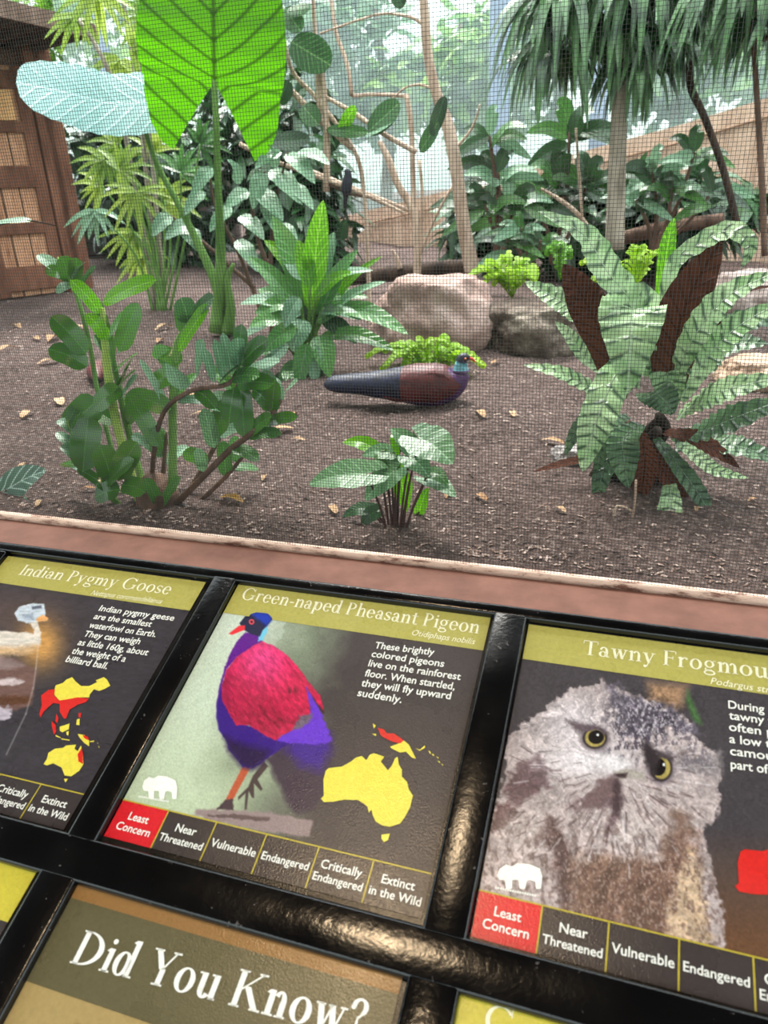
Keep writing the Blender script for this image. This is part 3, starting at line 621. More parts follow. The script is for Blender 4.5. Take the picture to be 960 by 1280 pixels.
# ---- right panel: tawny frogmouth
X0 = (S(659.4, 780.6)[0]+S(590.8, 1171.7)[0])/2; X1 = X0+(u1-u0); Y0 = S(659.4, 780.6)[1]; Y1 = S(590.8, 1171.7)[1]
VH = Y0+HB; VS = Y1-HS
t3 = panel('animal sign headed Tawny Frogmouth with a grey fluffy bird, at the right of the frame', X0, X1, Y0, Y1)
k7 = lambda p: (620+p[0]/3.4286, 830+p[1]/3.4286)
C = Canvas(X0, VH, X1, VS, 380, 330, lambda x, y: ((x-620)*3.4286, (y-830)*3.4286))
C.c[:] = (68, 62, 66); C.blend((C.y-700)/500*(C.x > 700), (104, 72, 52))  # lower right warmed: lamp reflection painted into the print
C.poly([(650, 80), (820, 90), (800, 180), (760, 190), (660, 150)], (156, 122, 96), 50); C.poly([(820, 110), (850, 180), (885, 260), (850, 250), (815, 160)], (72, 104, 62), 20)
ol = [(-60, 700), (20, 560), (40, 450), (42, 360), (60, 310), (110, 255), (190, 215), (250, 150), (320, 108), (400, 92), (452, 72), (500, 98), (580, 128), (680, 168), (760, 205), (852, 262), (850, 320), (930, 370), (958, 440), (955, 560), (940, 680), (885, 700), (895, 780), (930, 900), (970, 1060), (1000, 1400), (-200, 1400)]
d = C.poly(ol, (176, 160, 160), 10, 22, .05, 8); mk = np.clip(d/10, 0, 1)
wx = (fbm(C.x*.012, C.y*.012, 41)-.5)*260; wy = (fbm(C.x*.012, C.y*.012, 42)-.5)*260
ang = np.arctan2(C.y-420+wy, C.x-520+wx); rad = np.hypot(C.x-520+wx, C.y-420+wy)
stk = fbm(ang*16, rad*.012, 31, 4)-.5; stf = fbm(ang*40, rad*.02, 32, 3)-.5
C.poly([(465, 75), (520, 95), (600, 140), (700, 175), (850, 265), (880, 310), (780, 300), (690, 275), (640, 335), (560, 300), (510, 220)], (98, 90, 102), 30, 50, .04, 9)
C.speck(1.6, .06, .06, 33, (np.exp(-((C.x-640)**2/150**2+(C.y-220)**2/100**2))))
C.poly([(100, 430), (180, 400), (240, 440), (235, 520), (160, 560), (60, 640), (30, 560)], (98, 76, 80), 30, 40, .03, 10)
C.poly([(0, 600), (60, 590), (90, 640), (20, 720), (-30, 720)], (84, 60, 62), 20, 20)
C.poly([(215, 640), (260, 690), (330, 800), (350, 920), (300, 1129), (250, 900), (220, 780), (150, 760), (200, 700)], (88, 68, 68), 36, 40, .03, 12)
C.poly([(330, 840), (480, 830), (700, 820), (760, 640), (840, 650), (860, 860), (780, 1400), (300, 1400)], (120, 92, 80), 60, 50, .025, 13)  # browner lower breast, the lamp's reflection put into the print colours
C.poly([(820, 800), (860, 790), (880, 900), (960, 1400), (700, 1400), (760, 960)], (186, 158, 132), 40, 40, .03, 14)
C.poly([(740, 420), (960, 380), (960, 470), (800, 470)], (150, 140, 142), 40, 20)
C.blend(np.exp(-((C.x-330)**2/150**2+(C.y-260)**2/130**2))*.55*mk, (232, 224, 232)); C.blend(np.exp(-((C.x-380)**2/170**2+(C.y-420)**2/70**2))*.8*mk, (226, 218, 224))
C.blend(np.exp(-((C.x-620)**2/120**2+(C.y-720)**2/90**2))*.5*mk, (210, 196, 194)); C.blend(np.exp(-((C.x-100)**2/110**2+(C.y-700)**2/90**2))*.5*mk, (214, 196, 190))
C.blend(np.exp(-((C.x-80)**2/140**2+(C.y-900)**2/100**2))*.6*mk, (214, 190, 186))
C.poly([(515, 470), (530, 490), (530, 640), (510, 700), (470, 720), (500, 620), (440, 610), (360, 600), (320, 610), (330, 580), (450, 540), (500, 500)], (112, 92, 96), 26, 30, .03, 15)
C.c = np.clip(C.c*(1+(mk*np.clip(rad/160, 0, 1)*(stk*.55+stf*.35))[..., None]), 0, 255)
for k in range(26):
    a = R.uniform(.15, 2.9); r0 = R.uniform(150, 300); r1 = r0+R.uniform(30, 80)
    p = (520+r0*math.cos(a), 480+r0*math.sin(a)); q = (520+r1*math.cos(a), 480+r1*math.sin(a))
    C.blend(np.exp(-(pdist(C.x, C.y, [p, q])/4)**2)*.6, (86, 66, 68))
n1 = fbm(C.x*.07, C.y*.05, 61); n2 = fbm(C.x*.16, C.y*.10, 62)
crown = np.exp(-((C.x-650)**2/190**2+(C.y-230)**2/110**2))+.8*np.exp(-((C.x-560)**2/110**2+(C.y-360)**2/70**2))+.5*np.exp(-((C.x-840)**2/120**2+(C.y-380)**2/90**2))
C.blend(np.clip((n1-.47)*9, 0, 1)*np.clip(crown*1.1, 0, .85)*mk, (66, 58, 70)); C.blend(np.clip((n2-.56)*9, 0, 1)*np.clip(crown, 0, .8)*mk, (200, 190, 196))
low = np.clip((C.y-560)/260, 0, 1)
C.blend(np.clip((n1-.52)*8, 0, 1)*low*.55*mk, (82, 60, 56)); C.blend(np.clip((n2-.57)*8, 0, 1)*low*.45*mk, (212, 192, 184))
for k in range(90):      # dark feather shafts
    a = R.uniform(-.25, 3.4); r0 = R.uniform(90, 520); r1 = r0+R.uniform(24, 75); a1 = a+R.uniform(-.06, .06)
    p = (520+r0*math.cos(a), 440+r0*math.sin(a)); q = (520+r1*math.cos(a1), 440+r1*math.sin(a1))
    C.blend(np.exp(-(pdist(C.x, C.y, [p, q])/R.uniform(2, 5))**2)*.55*mk, (78, 60, 62))
for k in range(90):      # pale barbs
    a = R.uniform(0, 6.28); r0 = R.uniform(60, 460); r1 = r0+R.uniform(20, 70)
    p = (520+r0*math.cos(a), 440+r0*math.sin(a)); q = (520+r1*math.cos(a), 440+r1*math.sin(a))
    C.blend(np.exp(-(pdist(C.x, C.y, [p, q])/R.uniform(2, 4))**2)*.5*mk, (228, 220, 224))
C.poly([(505, 480), (530, 490), (540, 600), (525, 660), (505, 640), (498, 560)], (74, 58, 62), 22, 14, .05, 71)
C.poly([(440, 500), (505, 480), (500, 560), (430, 620), (340, 620), (390, 570)], (112, 90, 92), 24, 26, .05, 72)
for (ex, ey, rx, ry, ox) in ((424, 318, 50, 44, 5), (708, 446, 46, 56, -11)):
    e = np.hypot((C.x-ex)/rx, (C.y-ey)/ry)
    C.blend((1.5-e)*2.2, (120, 106, 112)); C.blend((1.12-e)*8, (50, 42, 46)); C.blend((.90-e)*10, (168, 150, 84))
    C.blend((.72-np.hypot((C.x-ex-ox)/rx, (C.y-ey+4)/ry))*12, (20, 16, 18)); C.blend((.13-np.hypot((C.x-ex-12)/rx, (C.y-ey+14)/ry))*30, (236, 236, 236))
C.poly([(360, 262), (420, 262), (480, 292), (478, 304), (430, 284), (370, 288)], (92, 78, 86), 10, 6); C.poly([(300, 240), (400, 262), (372, 300), (340, 290)], (96, 82, 88), 26, 10)
C.poly([(640, 322), (690, 372), (700, 400), (682, 490), (650, 446), (628, 380)], (50, 42, 46), 22, 16); C.poly([(690, 372), (760, 400), (764, 420), (700, 402)], (70, 60, 64), 12, 6)
C.poly([(430, 396), (520, 388), (590, 430), (520, 470), (450, 440)], (224, 216, 220), 40, 16)
C.poly([(505, 464), (560, 448), (640, 468), (640, 498), (575, 486), (530, 498)], (168, 158, 150), 12, 6); C.poly([(508, 472), (566, 466), (556, 490), (525, 488)], (62, 48, 50), 10)
C.speck(.35, .12, .12, 34)
C.build('photo_print', t3)
k3 = lambda p: (580+p[0]/2.371, 740+p[1]/2.371)
a = S(*k3((350, 186))); b_ = S(960, 849); ln = (b_[0]-a[0]); sv = (b_[1]-a[1])/ln
fw = lambda s_: max(p[0] for p in serif(s_)[0])
full = ln*fw('Tawny Frogmouth')/fw('Tawny Frogmou')
def unS(u, v): return topx(pl(u, v))
heading(t3, X0, X1, Y0, VH, 'Tawny Frogmouth', (k3((350, 186)), unS(a[0]+full, a[1]+sv*full)), 'Podargus strigoides', (k3((730, 274)), unS(S(*k3((730, 274)))[0]+.073, S(*k3((730, 274)))[1]+.001)))
body(t3, [('During', (783, 346), (890, 360)), ('tawny f', (785, 378), (915, 396)), ('often p', (785, 412), (918, 430)), ('a low t', (786, 448), (909, 464)), ('camou', (788, 484), (915, 501)), ('part of', (790, 524), (902, 540))], k3, .0078)
status_row(t3, X0, X1, VS, Y1)
logo(t3, beast(98, 805, 232, 885), k3, ((92, 880), (215, 905)))
def k3b(p): q = S(*k3((800, 770))); return p
mb = MB(); o_ = S(*k3((800, 800))); sc_ = .085/460
poly_uv(mb, [(o_[0]+(x-85)*sc_, o_[1]+(y-380)*sc_*1.0) for x, y in AUS], .0007); mb.build('map_print', M_MAPR, t3, smooth=False)

# ---- lower row
lu1 = (S(47.7, 1091)[0]+S(7, 1155)[0])/2; lv0 = S(47.7, 1091)[1]
hh = (S(10, 1153)[1]-lv0)
tl = panel('yellow-topped sign mostly out of sight at the lower left of the frame', lu1-PW, lu1, lv0, lv0+PH)
quad_part('header_band', M_YELP, tl, lu1-PW, lv0, lu1, lv0+hh, .0006); quad_part('charcoal_field', M_CHAR, tl, lu1-PW, lv0+hh, lu1, lv0+PH, .0004)
du0 = (S(94.4, 1106)[0]+S(5, 1262)[0])/2; du1 = S(503.5, 1221.5)[0]; dv0 = (S(94.4, 1106)[1]+S(503.5, 1221.5)[1])/2
dva = (S(88, 1122)[1]); dvb = (S(28.4, 1226)[1]+S(160, 1268.7)[1])/2
td = panel('tan sign reading Did You Know in large white letters below the pheasant pigeon sign', du0, du1, dv0, dv0+PH)
quad_part('edge_strip', M_EDGE, td, du0, dv0, du1, dva, .0006); hb = quad_part('header_band', M_DOLIVE, td, du0, dva, du1, dvb, .0006)
quad_part('tan_field', M_TAN, td, du0, dvb, du1, dv0+PH, .0004)
mb = MB(); k4 = lambda p: (p[0]/1.6, 1040+p[1]/1.6)
a = S(*k4((140, 262))); b_ = S(*k4((722, 417)))
cap = a[1]-S(*k4((168, 195)))[1]
text_uv(mb, 'Did You Know?', a[0], a[1], b_[0], b_[1], cap, .0010, font=serif, bold=.03); mb.build('title_lettering', M_WHITE, hb, smooth=False)
ru0 = (S(574.4, 1243)[0]+S(567, 1279)[0])/2; rv0 = S(574.4, 1243)[1]
tr_ = panel('yellow sign just showing its top edge below the frogmouth sign', ru0, ru0+PW, rv0, rv0+PH)
hb = quad_part('header_band', M_YELP, tr_, ru0, rv0, ru0+PW, rv0+.05, .0006); quad_part('tan_field', M_TAN, tr_, ru0, rv0+.05, ru0+PW, rv0+PH, .0004)
mb = MB(); a = S(604, 1290); text_uv(mb, 'C', a[0], a[1], a[0]+.018, a[1], .017, .0010, font=serif); mb.build('title_lettering', M_CREAM, hb, smooth=False)

# ---- shelter lamp, mirrored in the gloss paint
q = S(500, 1168, FW); P0 = pl(q[0], q[1], FW); dd = (P0-CAM).normalized(); rr = dd-2*dd.dot(SN)*SN
LP = P0+rr*((2.15-P0.z)/rr.z)
lt = thing('pendant_lamp', 'warm domed lamp hanging from the added roof over the signs', 'lamp', LP)
def lathe(prof, c, n=28):
    vs = [c+V((r*math.cos(2*math.pi*k/n), r*math.sin(2*math.pi*k/n), h)) for r, h in prof for k in range(n)]
    return vs, [(i*n+k, i*n+(k+1) % n, (i+1)*n+(k+1) % n, (i+1)*n+k) for i in range(len(prof)-1) for k in range(n)]
mb = MB(); mb.add(*lathe([(.0, .14), (.03, .14), (.10, .11), (.18, .03), (.20, 0), (.19, 0)], LP)); mb.build('shade', flat('lamp_enamel', (40, 40, 38)), lt)
mb = MB(); mb.tube([LP+V((0, 0, .14)), V((LP.x, LP.y, 2.60))], .006, 8); mb.build('cord', flat('black_cord', (20, 20, 20)), lt)
mb = MB(); mb.add(*lathe([(.115, .03), (.11, .005), (.08, -.02), (.04, -.03), (.0, -.033)], LP))
t = NT('lamp_glow'); em = t.n('Emission', Color=(1, .74, .46, 1), Strength=92.0); t.out(em.outputs[0])
mb.build('diffuser', t.m, lt)
# ================================================================== exhibit
def leaf(mb, spine, W, hint, fold=.15, rip=0.0, rf=6, prof=None, nt=12, ns=3, lobes=0.0, curl=0.0, taper=.6, ph=0.0, sinus=.15):
    """one blade: spine = 3D points base->tip, W = full width, hint = direction its upper face looks, lobes = heart lobes behind the base (fraction of length)"""
    P, T = spline(spine, max(2, nt//max(1, len(spine)-1)))
    n = len(P)-1; L = sum((P[i+1]-P[i]).length for i in range(n))
    ts = [i/n for i in range(n+1)]; pts = list(P)
    if lobes:
        d0 = (P[0]-P[1]).normalized(); m = max(2, int(n*lobes))
        ts = [-lobes*(m-i)/m for i in range(m)]+ts; pts = [P[0]+d0*L*lobes*(m-i)/m for i in range(m)]+pts
    hint = V(hint).normalized()
    if prof is None: prof = lambda t: math.sin(math.pi*min(1, max(0, t))**taper)**.8 if 0 < t < 1 else 0.0
    for sgn in (-1, 1):
        vs = []; uvs = []
        for i, (p, t) in enumerate(zip(pts, ts)):
            a = pts[max(i-1, 0)]; b_ = pts[min(i+1, len(pts)-1)]
            tg = (b_-a).normalized(); sd = tg.cross(hint)
            if sd.length < 1e-3: sd = tg.orthogonal()
            sd.normalize(); nm = sd.cross(tg).normalized()
            hw = max(prof(t), 0)*W/2; inn = 0
            if t < 0:
                q = -t/lobes; hw = W/2*((max(0, 1-q**2.6))**.6*(prof(0)-2*sinus)+2*sinus); inn = min(hw, W*sinus*q**.9)
            for k in range(ns+1):
                s_ = inn+(hw-inn)*k/ns; f = s_/(W/2) if W else 0
                z = fold*s_-curl*s_*s_/(W/2)+(rip*W*math.sin(rf*2*math.pi*t+ph+sgn*.7)*f if rip else 0)
                vs.append(p+sd*sgn*s_+nm*z); uvs.append((.5+sgn*.5*f, t))
        m = ns+1
        fs = [((i*m+k, i*m+k+1, (i+1)*m+k+1, (i+1)*m+k) if sgn > 0 else (i*m+k, (i+1)*m+k, (i+1)*m+k+1, i*m+k+1)) for i in range(len(pts)-1) for k in range(ns)]
        mb.add(vs, fs, uvs)
UP = V((0, 0, 1))
def tocam(p): return (CAM-p).normalized()
def hintmix(p, f=.5): return (tocam(p)*f+UP*(1-f)).normalized()
def heart(t): return 0 if t >= 1 else (math.cos(max(0, t)*math.pi/2)**.75)*(.88+.28*math.sin(max(0, t)*math.pi)**1.0)
def lance(t): return math.sin(math.pi*min(1, max(0, t))**.75)**.9 if 0 < t < 1 else 0
def oblong(t): return (min(1, t/.22)**.6)*(1 if t < .65 else max(0, 1-((t-.65)/.35)**2.2)) if 0 < t < 1 else 0
def strap(t): return (min(1, t/.12)**.5)*(1-max(0, (t-.35)/.65)**1.6) if 0 < t < 1 else 0
def frondp(t): return (.35+.65*min(1, t/.4)**.8)*(1 if t < .55 else max(0, 1-((t-.55)/.45)**1.7)) if 0 <= t < 1 else 0

# ------------------------------------------------------------------ back: boundary net, posts, reed fence, trees beyond
def net_mat():
    t = NT('shade_net'); d = t.n('BsdfDiffuse', Color=lin((196, 214, 210))); tr = t.n('BsdfTransparent'); tl = t.n('BsdfTranslucent', Color=lin((190, 215, 212)))
    v = t.coord('UV'); sp = t.n('SeparateXYZ', i0=v)
    n = t.noise(3, 3, .5, v)
    a = t.n('MixShader', i0=.5, i1=d.outputs[0], i2=tl.outputs[0])
    f = t.ramp(n, (.3, (.24,)*3+(1,)), (.7, (.42,)*3+(1,)))
    return t.out(t.n('MixShader', i0=f, i1=tr.outputs[0], i2=a.outputs[0]).outputs[0])
NA, NB = at(120, 300, 11.0), at(1500, 200, 7.4)
b = MB(); n = 24
for i in range(n+1):
    p = NA.lerp(NB, i/n); off = .10*math.sin(i*1.7)
    for j, z in enumerate((.0, 1.2, 2.4, 3.6, 5.0)): b.v.append((p.x, p.y+off*(1-abs(j-2)/2), z)); b.uv.append((i/n*8, z))
b.f = [(i*5+j, (i+1)*5+j, (i+1)*5+j+1, i*5+j+1) for i in range(n) for j in range(4)]; b.mi = [0]*len(b.f)
tag(b.build('boundary_net', net_mat()), 'pale translucent netting closing the back of the exhibit behind the trees', 'net')
M_POST = plain('blue_grey_post', (150, 166, 184), .6, .3, .1)
for k, (x, wd, lab) in enumerate(((622, .20, 'blue-grey upright post at the back, left of the drooping palm crown'), (742, .16, 'blue-grey upright post at the back, behind the drooping palm trunk'), (160, .14, 'blue-grey upright post at the back, behind the bamboo palm'))):
    p = at(x, 250, 8.0 if k < 2 else 8.6); mb = MB(); mb.tube([V((p.x, p.y, 0)), V((p.x, p.y, 5))], wd/2, 14)
    t = thing('net_post', lab, 'post', (p.x, p.y, 0), 'posts holding the back net'); mb.build('shaft', M_POST, t)
    mb = MB(); mb.tube([V((p.x, p.y, .2)), V((p.x, p.y, .34))], wd/2*1.3, 14); mb.build('collar', M_POST, t)
# reed fence with a rising top
REED = planks('reed_fence', (164, 130, 108), (228, 198, 174), 150, 0)
ft = [(395, 278), (430, 270), (480, 258), (560, 238), (650, 212), (740, 186), (850, 156), (960, 122), (1030, 106), (1200, 96), (1450, 84)]
fy = np.interp(range(len(ft)), (0, 8, 10), (8.0, 6.0, 5.2))
b = MB()
for (x, y), Y in zip(ft, fy):
    p = at(x, y, Y)
    for dy in (0, .05): b.v += [(p.x, p.y+dy, .0), (p.x, p.y+dy, p.z)]; b.uv += [(p.x, 0), (p.x, 1)]
n = len(ft)
for i in range(n-1):
    q = i*4; b.f += [(q, q+4, q+5, q+1), (q+2, q+3, q+7, q+6), (q+1, q+5, q+7, q+3)]
b.mi = [0]*len(b.f)
fo = thing('reed_fence', 'brown reed fence with sloping top running along the back of the exhibit', 'fence', (b.v[0][0], b.v[0][1], 0))
b.build('reed_panel', REED, fo, smooth=False)
mb = MB(); mb.tube([V((v[0], v[1]-.03, v[2]-.12)) for v in b.v[1::4]], .009, 8); mb.build('rail', bark('fence_rail', (132, 104, 84), (170, 138, 114)), fo)

def tuft(mb, c, rad, n, L, W, rr, droop=.3, nt=3, flat_=1.0):
    for _ in range(n):
        d = V((rr.gauss(0, 1), rr.gauss(0, 1), rr.gauss(0, 1)*flat_)).normalized(); p = c+V((d.x*rad[0], d.y*rad[1], d.z*rad[2]))*rr.random()**.4
        g = V((rr.gauss(0, 1), rr.gauss(0, 1), rr.gauss(-.2, .6))).normalized(); l = L*rr.uniform(.6, 1.2)
        leaf(mb, [p, p+g*l*.5, p+g*l-UP*l*droop*.5], W*rr.uniform(.7, 1.2), (d+UP*1.2), .15, nt=nt, ns=1)
LM = dict(
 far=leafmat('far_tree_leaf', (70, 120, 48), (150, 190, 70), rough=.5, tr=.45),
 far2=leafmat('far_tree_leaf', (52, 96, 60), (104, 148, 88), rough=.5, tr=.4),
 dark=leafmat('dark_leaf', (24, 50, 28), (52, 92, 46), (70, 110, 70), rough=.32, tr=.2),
 mid=leafmat('mid_leaf', (38, 82, 34), (84, 136, 58), (110, 160, 90), rough=.32, tr=.25),
 palm=leafmat('bamboo_palm_leaf', (92, 132, 40), (176, 198, 84), (190, 210, 120), rough=.42, tr=.45),
 droop=leafmat('drooping_leaf', (22, 54, 34), (96, 136, 84), (120, 160, 110), 0.1, 0, rough=.28, tr=.2, blotch=9),
 bright=leafmat('bright_fern_leaf', (126, 176, 26), (180, 214, 50), (206, 238, 90), rough=.45, tr=.5),
 silver=leafmat('glossy_leaf', (84, 128, 92), (138, 176, 142), (160, 196, 164), rough=.3, tr=.2),
 round=leafmat('round_leaf', (44, 84, 44), (70, 116, 62), (120, 160, 100), rough=.42, tr=.22),
 peace=leafmat('peace_lily_leaf', (58, 116, 50), (112, 164, 92), (120, 172, 100), 9, .5, .16, .26, .3, slant=.35),
 peaceb=leafmat('young_peace_lily_leaf', (84, 148, 22), (116, 178, 42), (160, 220, 80), 9, .4, .16, .3, .5, slant=.35),
 zz=leafmat('zz_leaf', (48, 92, 32), (88, 138, 54), (96, 146, 76), 0.1, 0, rough=.2, tr=.18, coat=.35),
 zzb=leafmat('young_zz_leaf', (92, 160, 20), (120, 186, 40), (160, 226, 80), 0.1, 0, rough=.25, tr=.5),
 phil=leafmat('philodendron_leaf', (62, 108, 64), (118, 160, 112), (150, 188, 146), 7, .4, .18, .36, .22, slant=.5, bump=.15),
 croc=leafmat('crocodile_fern_leaf', (136, 176, 120), (190, 218, 170), (34, 70, 52), 12, .95, .22, .36, .25, slant=.12, bump=.9, mid=.03, midc=(200, 224, 190), blotch=22, vbreak=45),
 crocd=leafmat('crocodile_fern_leaf_dark', (60, 92, 62), (100, 134, 92), (36, 64, 50), 11, .75, .20, .36, .2, slant=.12, bump=.9, mid=.03, midc=(140, 170, 140), blotch=14, vbreak=45),
 rust=leafmat('rusty_frond', (74, 40, 28), (100, 58, 40), (52, 28, 20), 12, .6, .15, .75, .12, spec=.15, slant=.3, bump=.6),
 calad=leafmat('caladium_leaf', (52, 90, 70), (88, 124, 102), (200, 226, 212), 4, .9, .14, .35, .2, slant=.9, mid=.03),
 taro=leafmat('taro_leaf_backlit', (62, 112, 16), (84, 134, 26), (30, 66, 12), 8.5, .9, .14, .45, .6, (84, 156, 8), .3, slant=.62, bump=.3, mid=.022, blotch=5),
 taro_sheen=leafmat('taro_leaf_sky_sheen', (104, 154, 148), (124, 172, 166), (150, 196, 192), 9, .5, .16, .42, .12, None, .6, slant=.5, bump=.4, mid=.03),  # pale blue sky sheen put into the leaf colour
 dry=leafmat('dry_leaf', (150, 112, 78), (206, 176, 140), (120, 88, 60), 6, .5, .12, .7, .1, spec=.2),
)
ST = dict(green=bark('green_stem', (70, 106, 44), (120, 158, 84), 10), pale=bark('pale_bark', (158, 134, 116), (206, 184, 164)), grey=bark('grey_bark', (120, 112, 98), (172, 162, 146)),
  brown=bark('brown_bark', (74, 56, 46), (120, 94, 80)), dark=bark('dark_bark', (42, 34, 30), (80, 64, 54)), yel=bark('yellow_green_stem', (134, 160, 70), (186, 204, 120), 8), purp=bark('purple_stem', (58, 38, 36), (92, 62, 56), 10))

# trees beyond the net
rr = random.Random(11)
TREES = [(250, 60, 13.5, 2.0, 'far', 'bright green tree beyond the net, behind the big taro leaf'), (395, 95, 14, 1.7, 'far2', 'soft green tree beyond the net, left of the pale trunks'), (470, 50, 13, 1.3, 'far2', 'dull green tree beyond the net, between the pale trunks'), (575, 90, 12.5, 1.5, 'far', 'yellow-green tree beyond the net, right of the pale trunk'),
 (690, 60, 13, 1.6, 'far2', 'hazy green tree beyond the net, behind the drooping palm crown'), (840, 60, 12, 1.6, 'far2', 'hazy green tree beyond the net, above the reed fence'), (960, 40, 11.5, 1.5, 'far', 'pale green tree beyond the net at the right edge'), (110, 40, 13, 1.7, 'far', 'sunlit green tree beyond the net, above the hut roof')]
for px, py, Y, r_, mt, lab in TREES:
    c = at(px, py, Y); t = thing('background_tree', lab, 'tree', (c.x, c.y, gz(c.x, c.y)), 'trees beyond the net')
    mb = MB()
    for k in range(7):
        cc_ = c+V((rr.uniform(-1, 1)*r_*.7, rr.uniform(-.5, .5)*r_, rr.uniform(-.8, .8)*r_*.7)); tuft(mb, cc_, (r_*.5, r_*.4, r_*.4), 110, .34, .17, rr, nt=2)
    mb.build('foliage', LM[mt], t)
    mb = MB(); mb.tube([V((c.x, c.y, 0)), V((c.x+.15, c.y, c.z*.5)), c+V((0, 0, r_*.4))], [.12, .10, .04], 9); mb.build('trunk', ST['brown'], t)
# dark hedge clumps in the mid ground
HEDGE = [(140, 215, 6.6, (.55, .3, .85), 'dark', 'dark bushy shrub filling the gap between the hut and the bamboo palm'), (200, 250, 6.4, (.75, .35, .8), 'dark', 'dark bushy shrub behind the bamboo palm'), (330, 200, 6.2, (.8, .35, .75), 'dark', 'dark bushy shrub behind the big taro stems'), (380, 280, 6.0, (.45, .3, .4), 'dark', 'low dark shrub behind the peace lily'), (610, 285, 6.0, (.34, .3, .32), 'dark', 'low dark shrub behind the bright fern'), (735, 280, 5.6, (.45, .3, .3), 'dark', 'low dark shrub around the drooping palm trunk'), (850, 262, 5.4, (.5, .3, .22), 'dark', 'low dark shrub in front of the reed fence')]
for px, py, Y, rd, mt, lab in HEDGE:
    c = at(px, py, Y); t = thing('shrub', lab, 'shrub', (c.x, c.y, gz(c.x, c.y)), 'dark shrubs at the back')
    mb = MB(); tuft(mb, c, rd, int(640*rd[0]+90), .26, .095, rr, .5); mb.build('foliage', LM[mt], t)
    mb = MB()
    for k in range(5):
        a = rr.uniform(-.5, .5)*rd[0]; mb.tube([V((c.x+a*.3, c.y, gz(c.x, c.y)-.02)), c+V((a, 0, rd[2]*.5))], [.018, .007], 6)
    mb.build('stem', ST['dark'], t)

# ------------------------------------------------------------------ hut with plank door at the left
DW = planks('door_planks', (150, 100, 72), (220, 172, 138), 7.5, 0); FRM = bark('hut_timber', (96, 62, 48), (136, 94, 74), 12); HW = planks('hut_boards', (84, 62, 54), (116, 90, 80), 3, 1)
hb0 = ground(113, 360); hv = ray(1500, 170); hv.z = 0; hv.normalize(); hn = V((hv.y, -hv.x, 0))
if hn.dot(CAM-hb0) < 0: hn = -hn
_wa, _wb = at(112, 330, 6.9), at(300, 325, 7.6); b = MB()
for p in (_wa, _wb):
    for dy in (0, .08): b.v += [(p.x, p.y+dy, -.1), (p.x, p.y+dy, at(112, 222, 6.9).z)]; b.uv += [(p.x, -.1), (p.x, .9)]
b.f = [(0, 4, 5, 1), (2, 3, 7, 6), (1, 5, 7, 3), (4, 6, 7, 5), (0, 1, 3, 2)]; b.mi = [0]*5
tag(b.build('wall_back', planks('low_wall_boards', (58, 50, 48), (92, 80, 74), 8, 1), smooth=False), kind='structure')
hut = thing('hut', 'brown timber hut with plank door and overhanging eave at the left edge', 'hut', hb0)
def hq(px, py, off=0.0):       # pixel onto the hut's front plane -> (distance along the wall, height)
    r = ray(px, py); q = CAM+r*((hb0+hn*off-CAM).dot(hn)/r.dot(hn)); return (q-hb0).dot(hv), q.z
def hp(a, z, off=0.0): return hb0+hv*a+hn*off+V((0, 0, z-hb0.z))
def slab(mb, a0, a1, z0, z1, o0, o1):
    b0 = len(mb.v)
    mb.add([hp(a, z, o) for o in (o0, o1) for z in (z0, z1) for a in (a0, a1)], [(0, 1, 3, 2), (4, 6, 7, 5), (0, 4, 5, 1), (2, 3, 7, 6), (0, 2, 6, 4), (1, 5, 7, 3)], [(a, z) for o in (o0, o1) for z in (z0, z1) for a in (a0, a1)])
ztop = hq(0, 62)[1]+.1; zb = hb0.z-.03
d1 = hq(72, 300)[0]; d0 = d1-.80
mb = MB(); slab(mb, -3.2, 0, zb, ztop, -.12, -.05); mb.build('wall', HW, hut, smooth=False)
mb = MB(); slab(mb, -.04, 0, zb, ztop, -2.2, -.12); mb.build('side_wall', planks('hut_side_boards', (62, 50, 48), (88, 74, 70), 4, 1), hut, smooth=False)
for a0, a1 in ((d1+.01, d1+.13), (-.12, .02), (d0-.13, d0-.01)):
    mb = MB(); slab(mb, a0, a1, zb, ztop, -.05, .03); mb.build('door_post' if a0 != -.12 else 'corner_post', FRM, hut, smooth=False, bevel=.008)
zd = hq(45, 84)[1]
mb = MB(); slab(mb, d0, d1, zb+.03, zd, -.05, -.012)
door = mb.build('door', DW, hut, smooth=False); door['label'] = 'plank door'
zr = [(hq(40, y0)[1], hq(40, y1)[1]) for y0, y1 in ((90, 112), (152, 166), (207, 234), (278, 292), (332, 362))]
for z1_, z0_ in zr:
    mb = MB(); slab(mb, d0, d1, z0_, z1_, -.012, .012); mb.build('rail', FRM, door, smooth=False, bevel=.004)
mb = MB(); slab(mb, d1-.09, d1, zb+.03, zd, -.012, .014); mb.build('stile', FRM, door, smooth=False, bevel=.004)
mb = MB(); slab(mb, d1-.52, d1-.44, zb+.03, zd, -.012, .014); mb.build('stile', FRM, door, smooth=False, bevel=.004)
wl, wr = hq(2, 130)[0], hq(16, 130)[0]
mb = MB(); slab(mb, wr-.30, wr, hq(10, 150)[1], hq(10, 112)[1], -.012, .004); mb.build('warm_pale_panel', plain('warm_pale_board', (232, 178, 120), .6), door, smooth=False)  # solid warm pale panel on the door
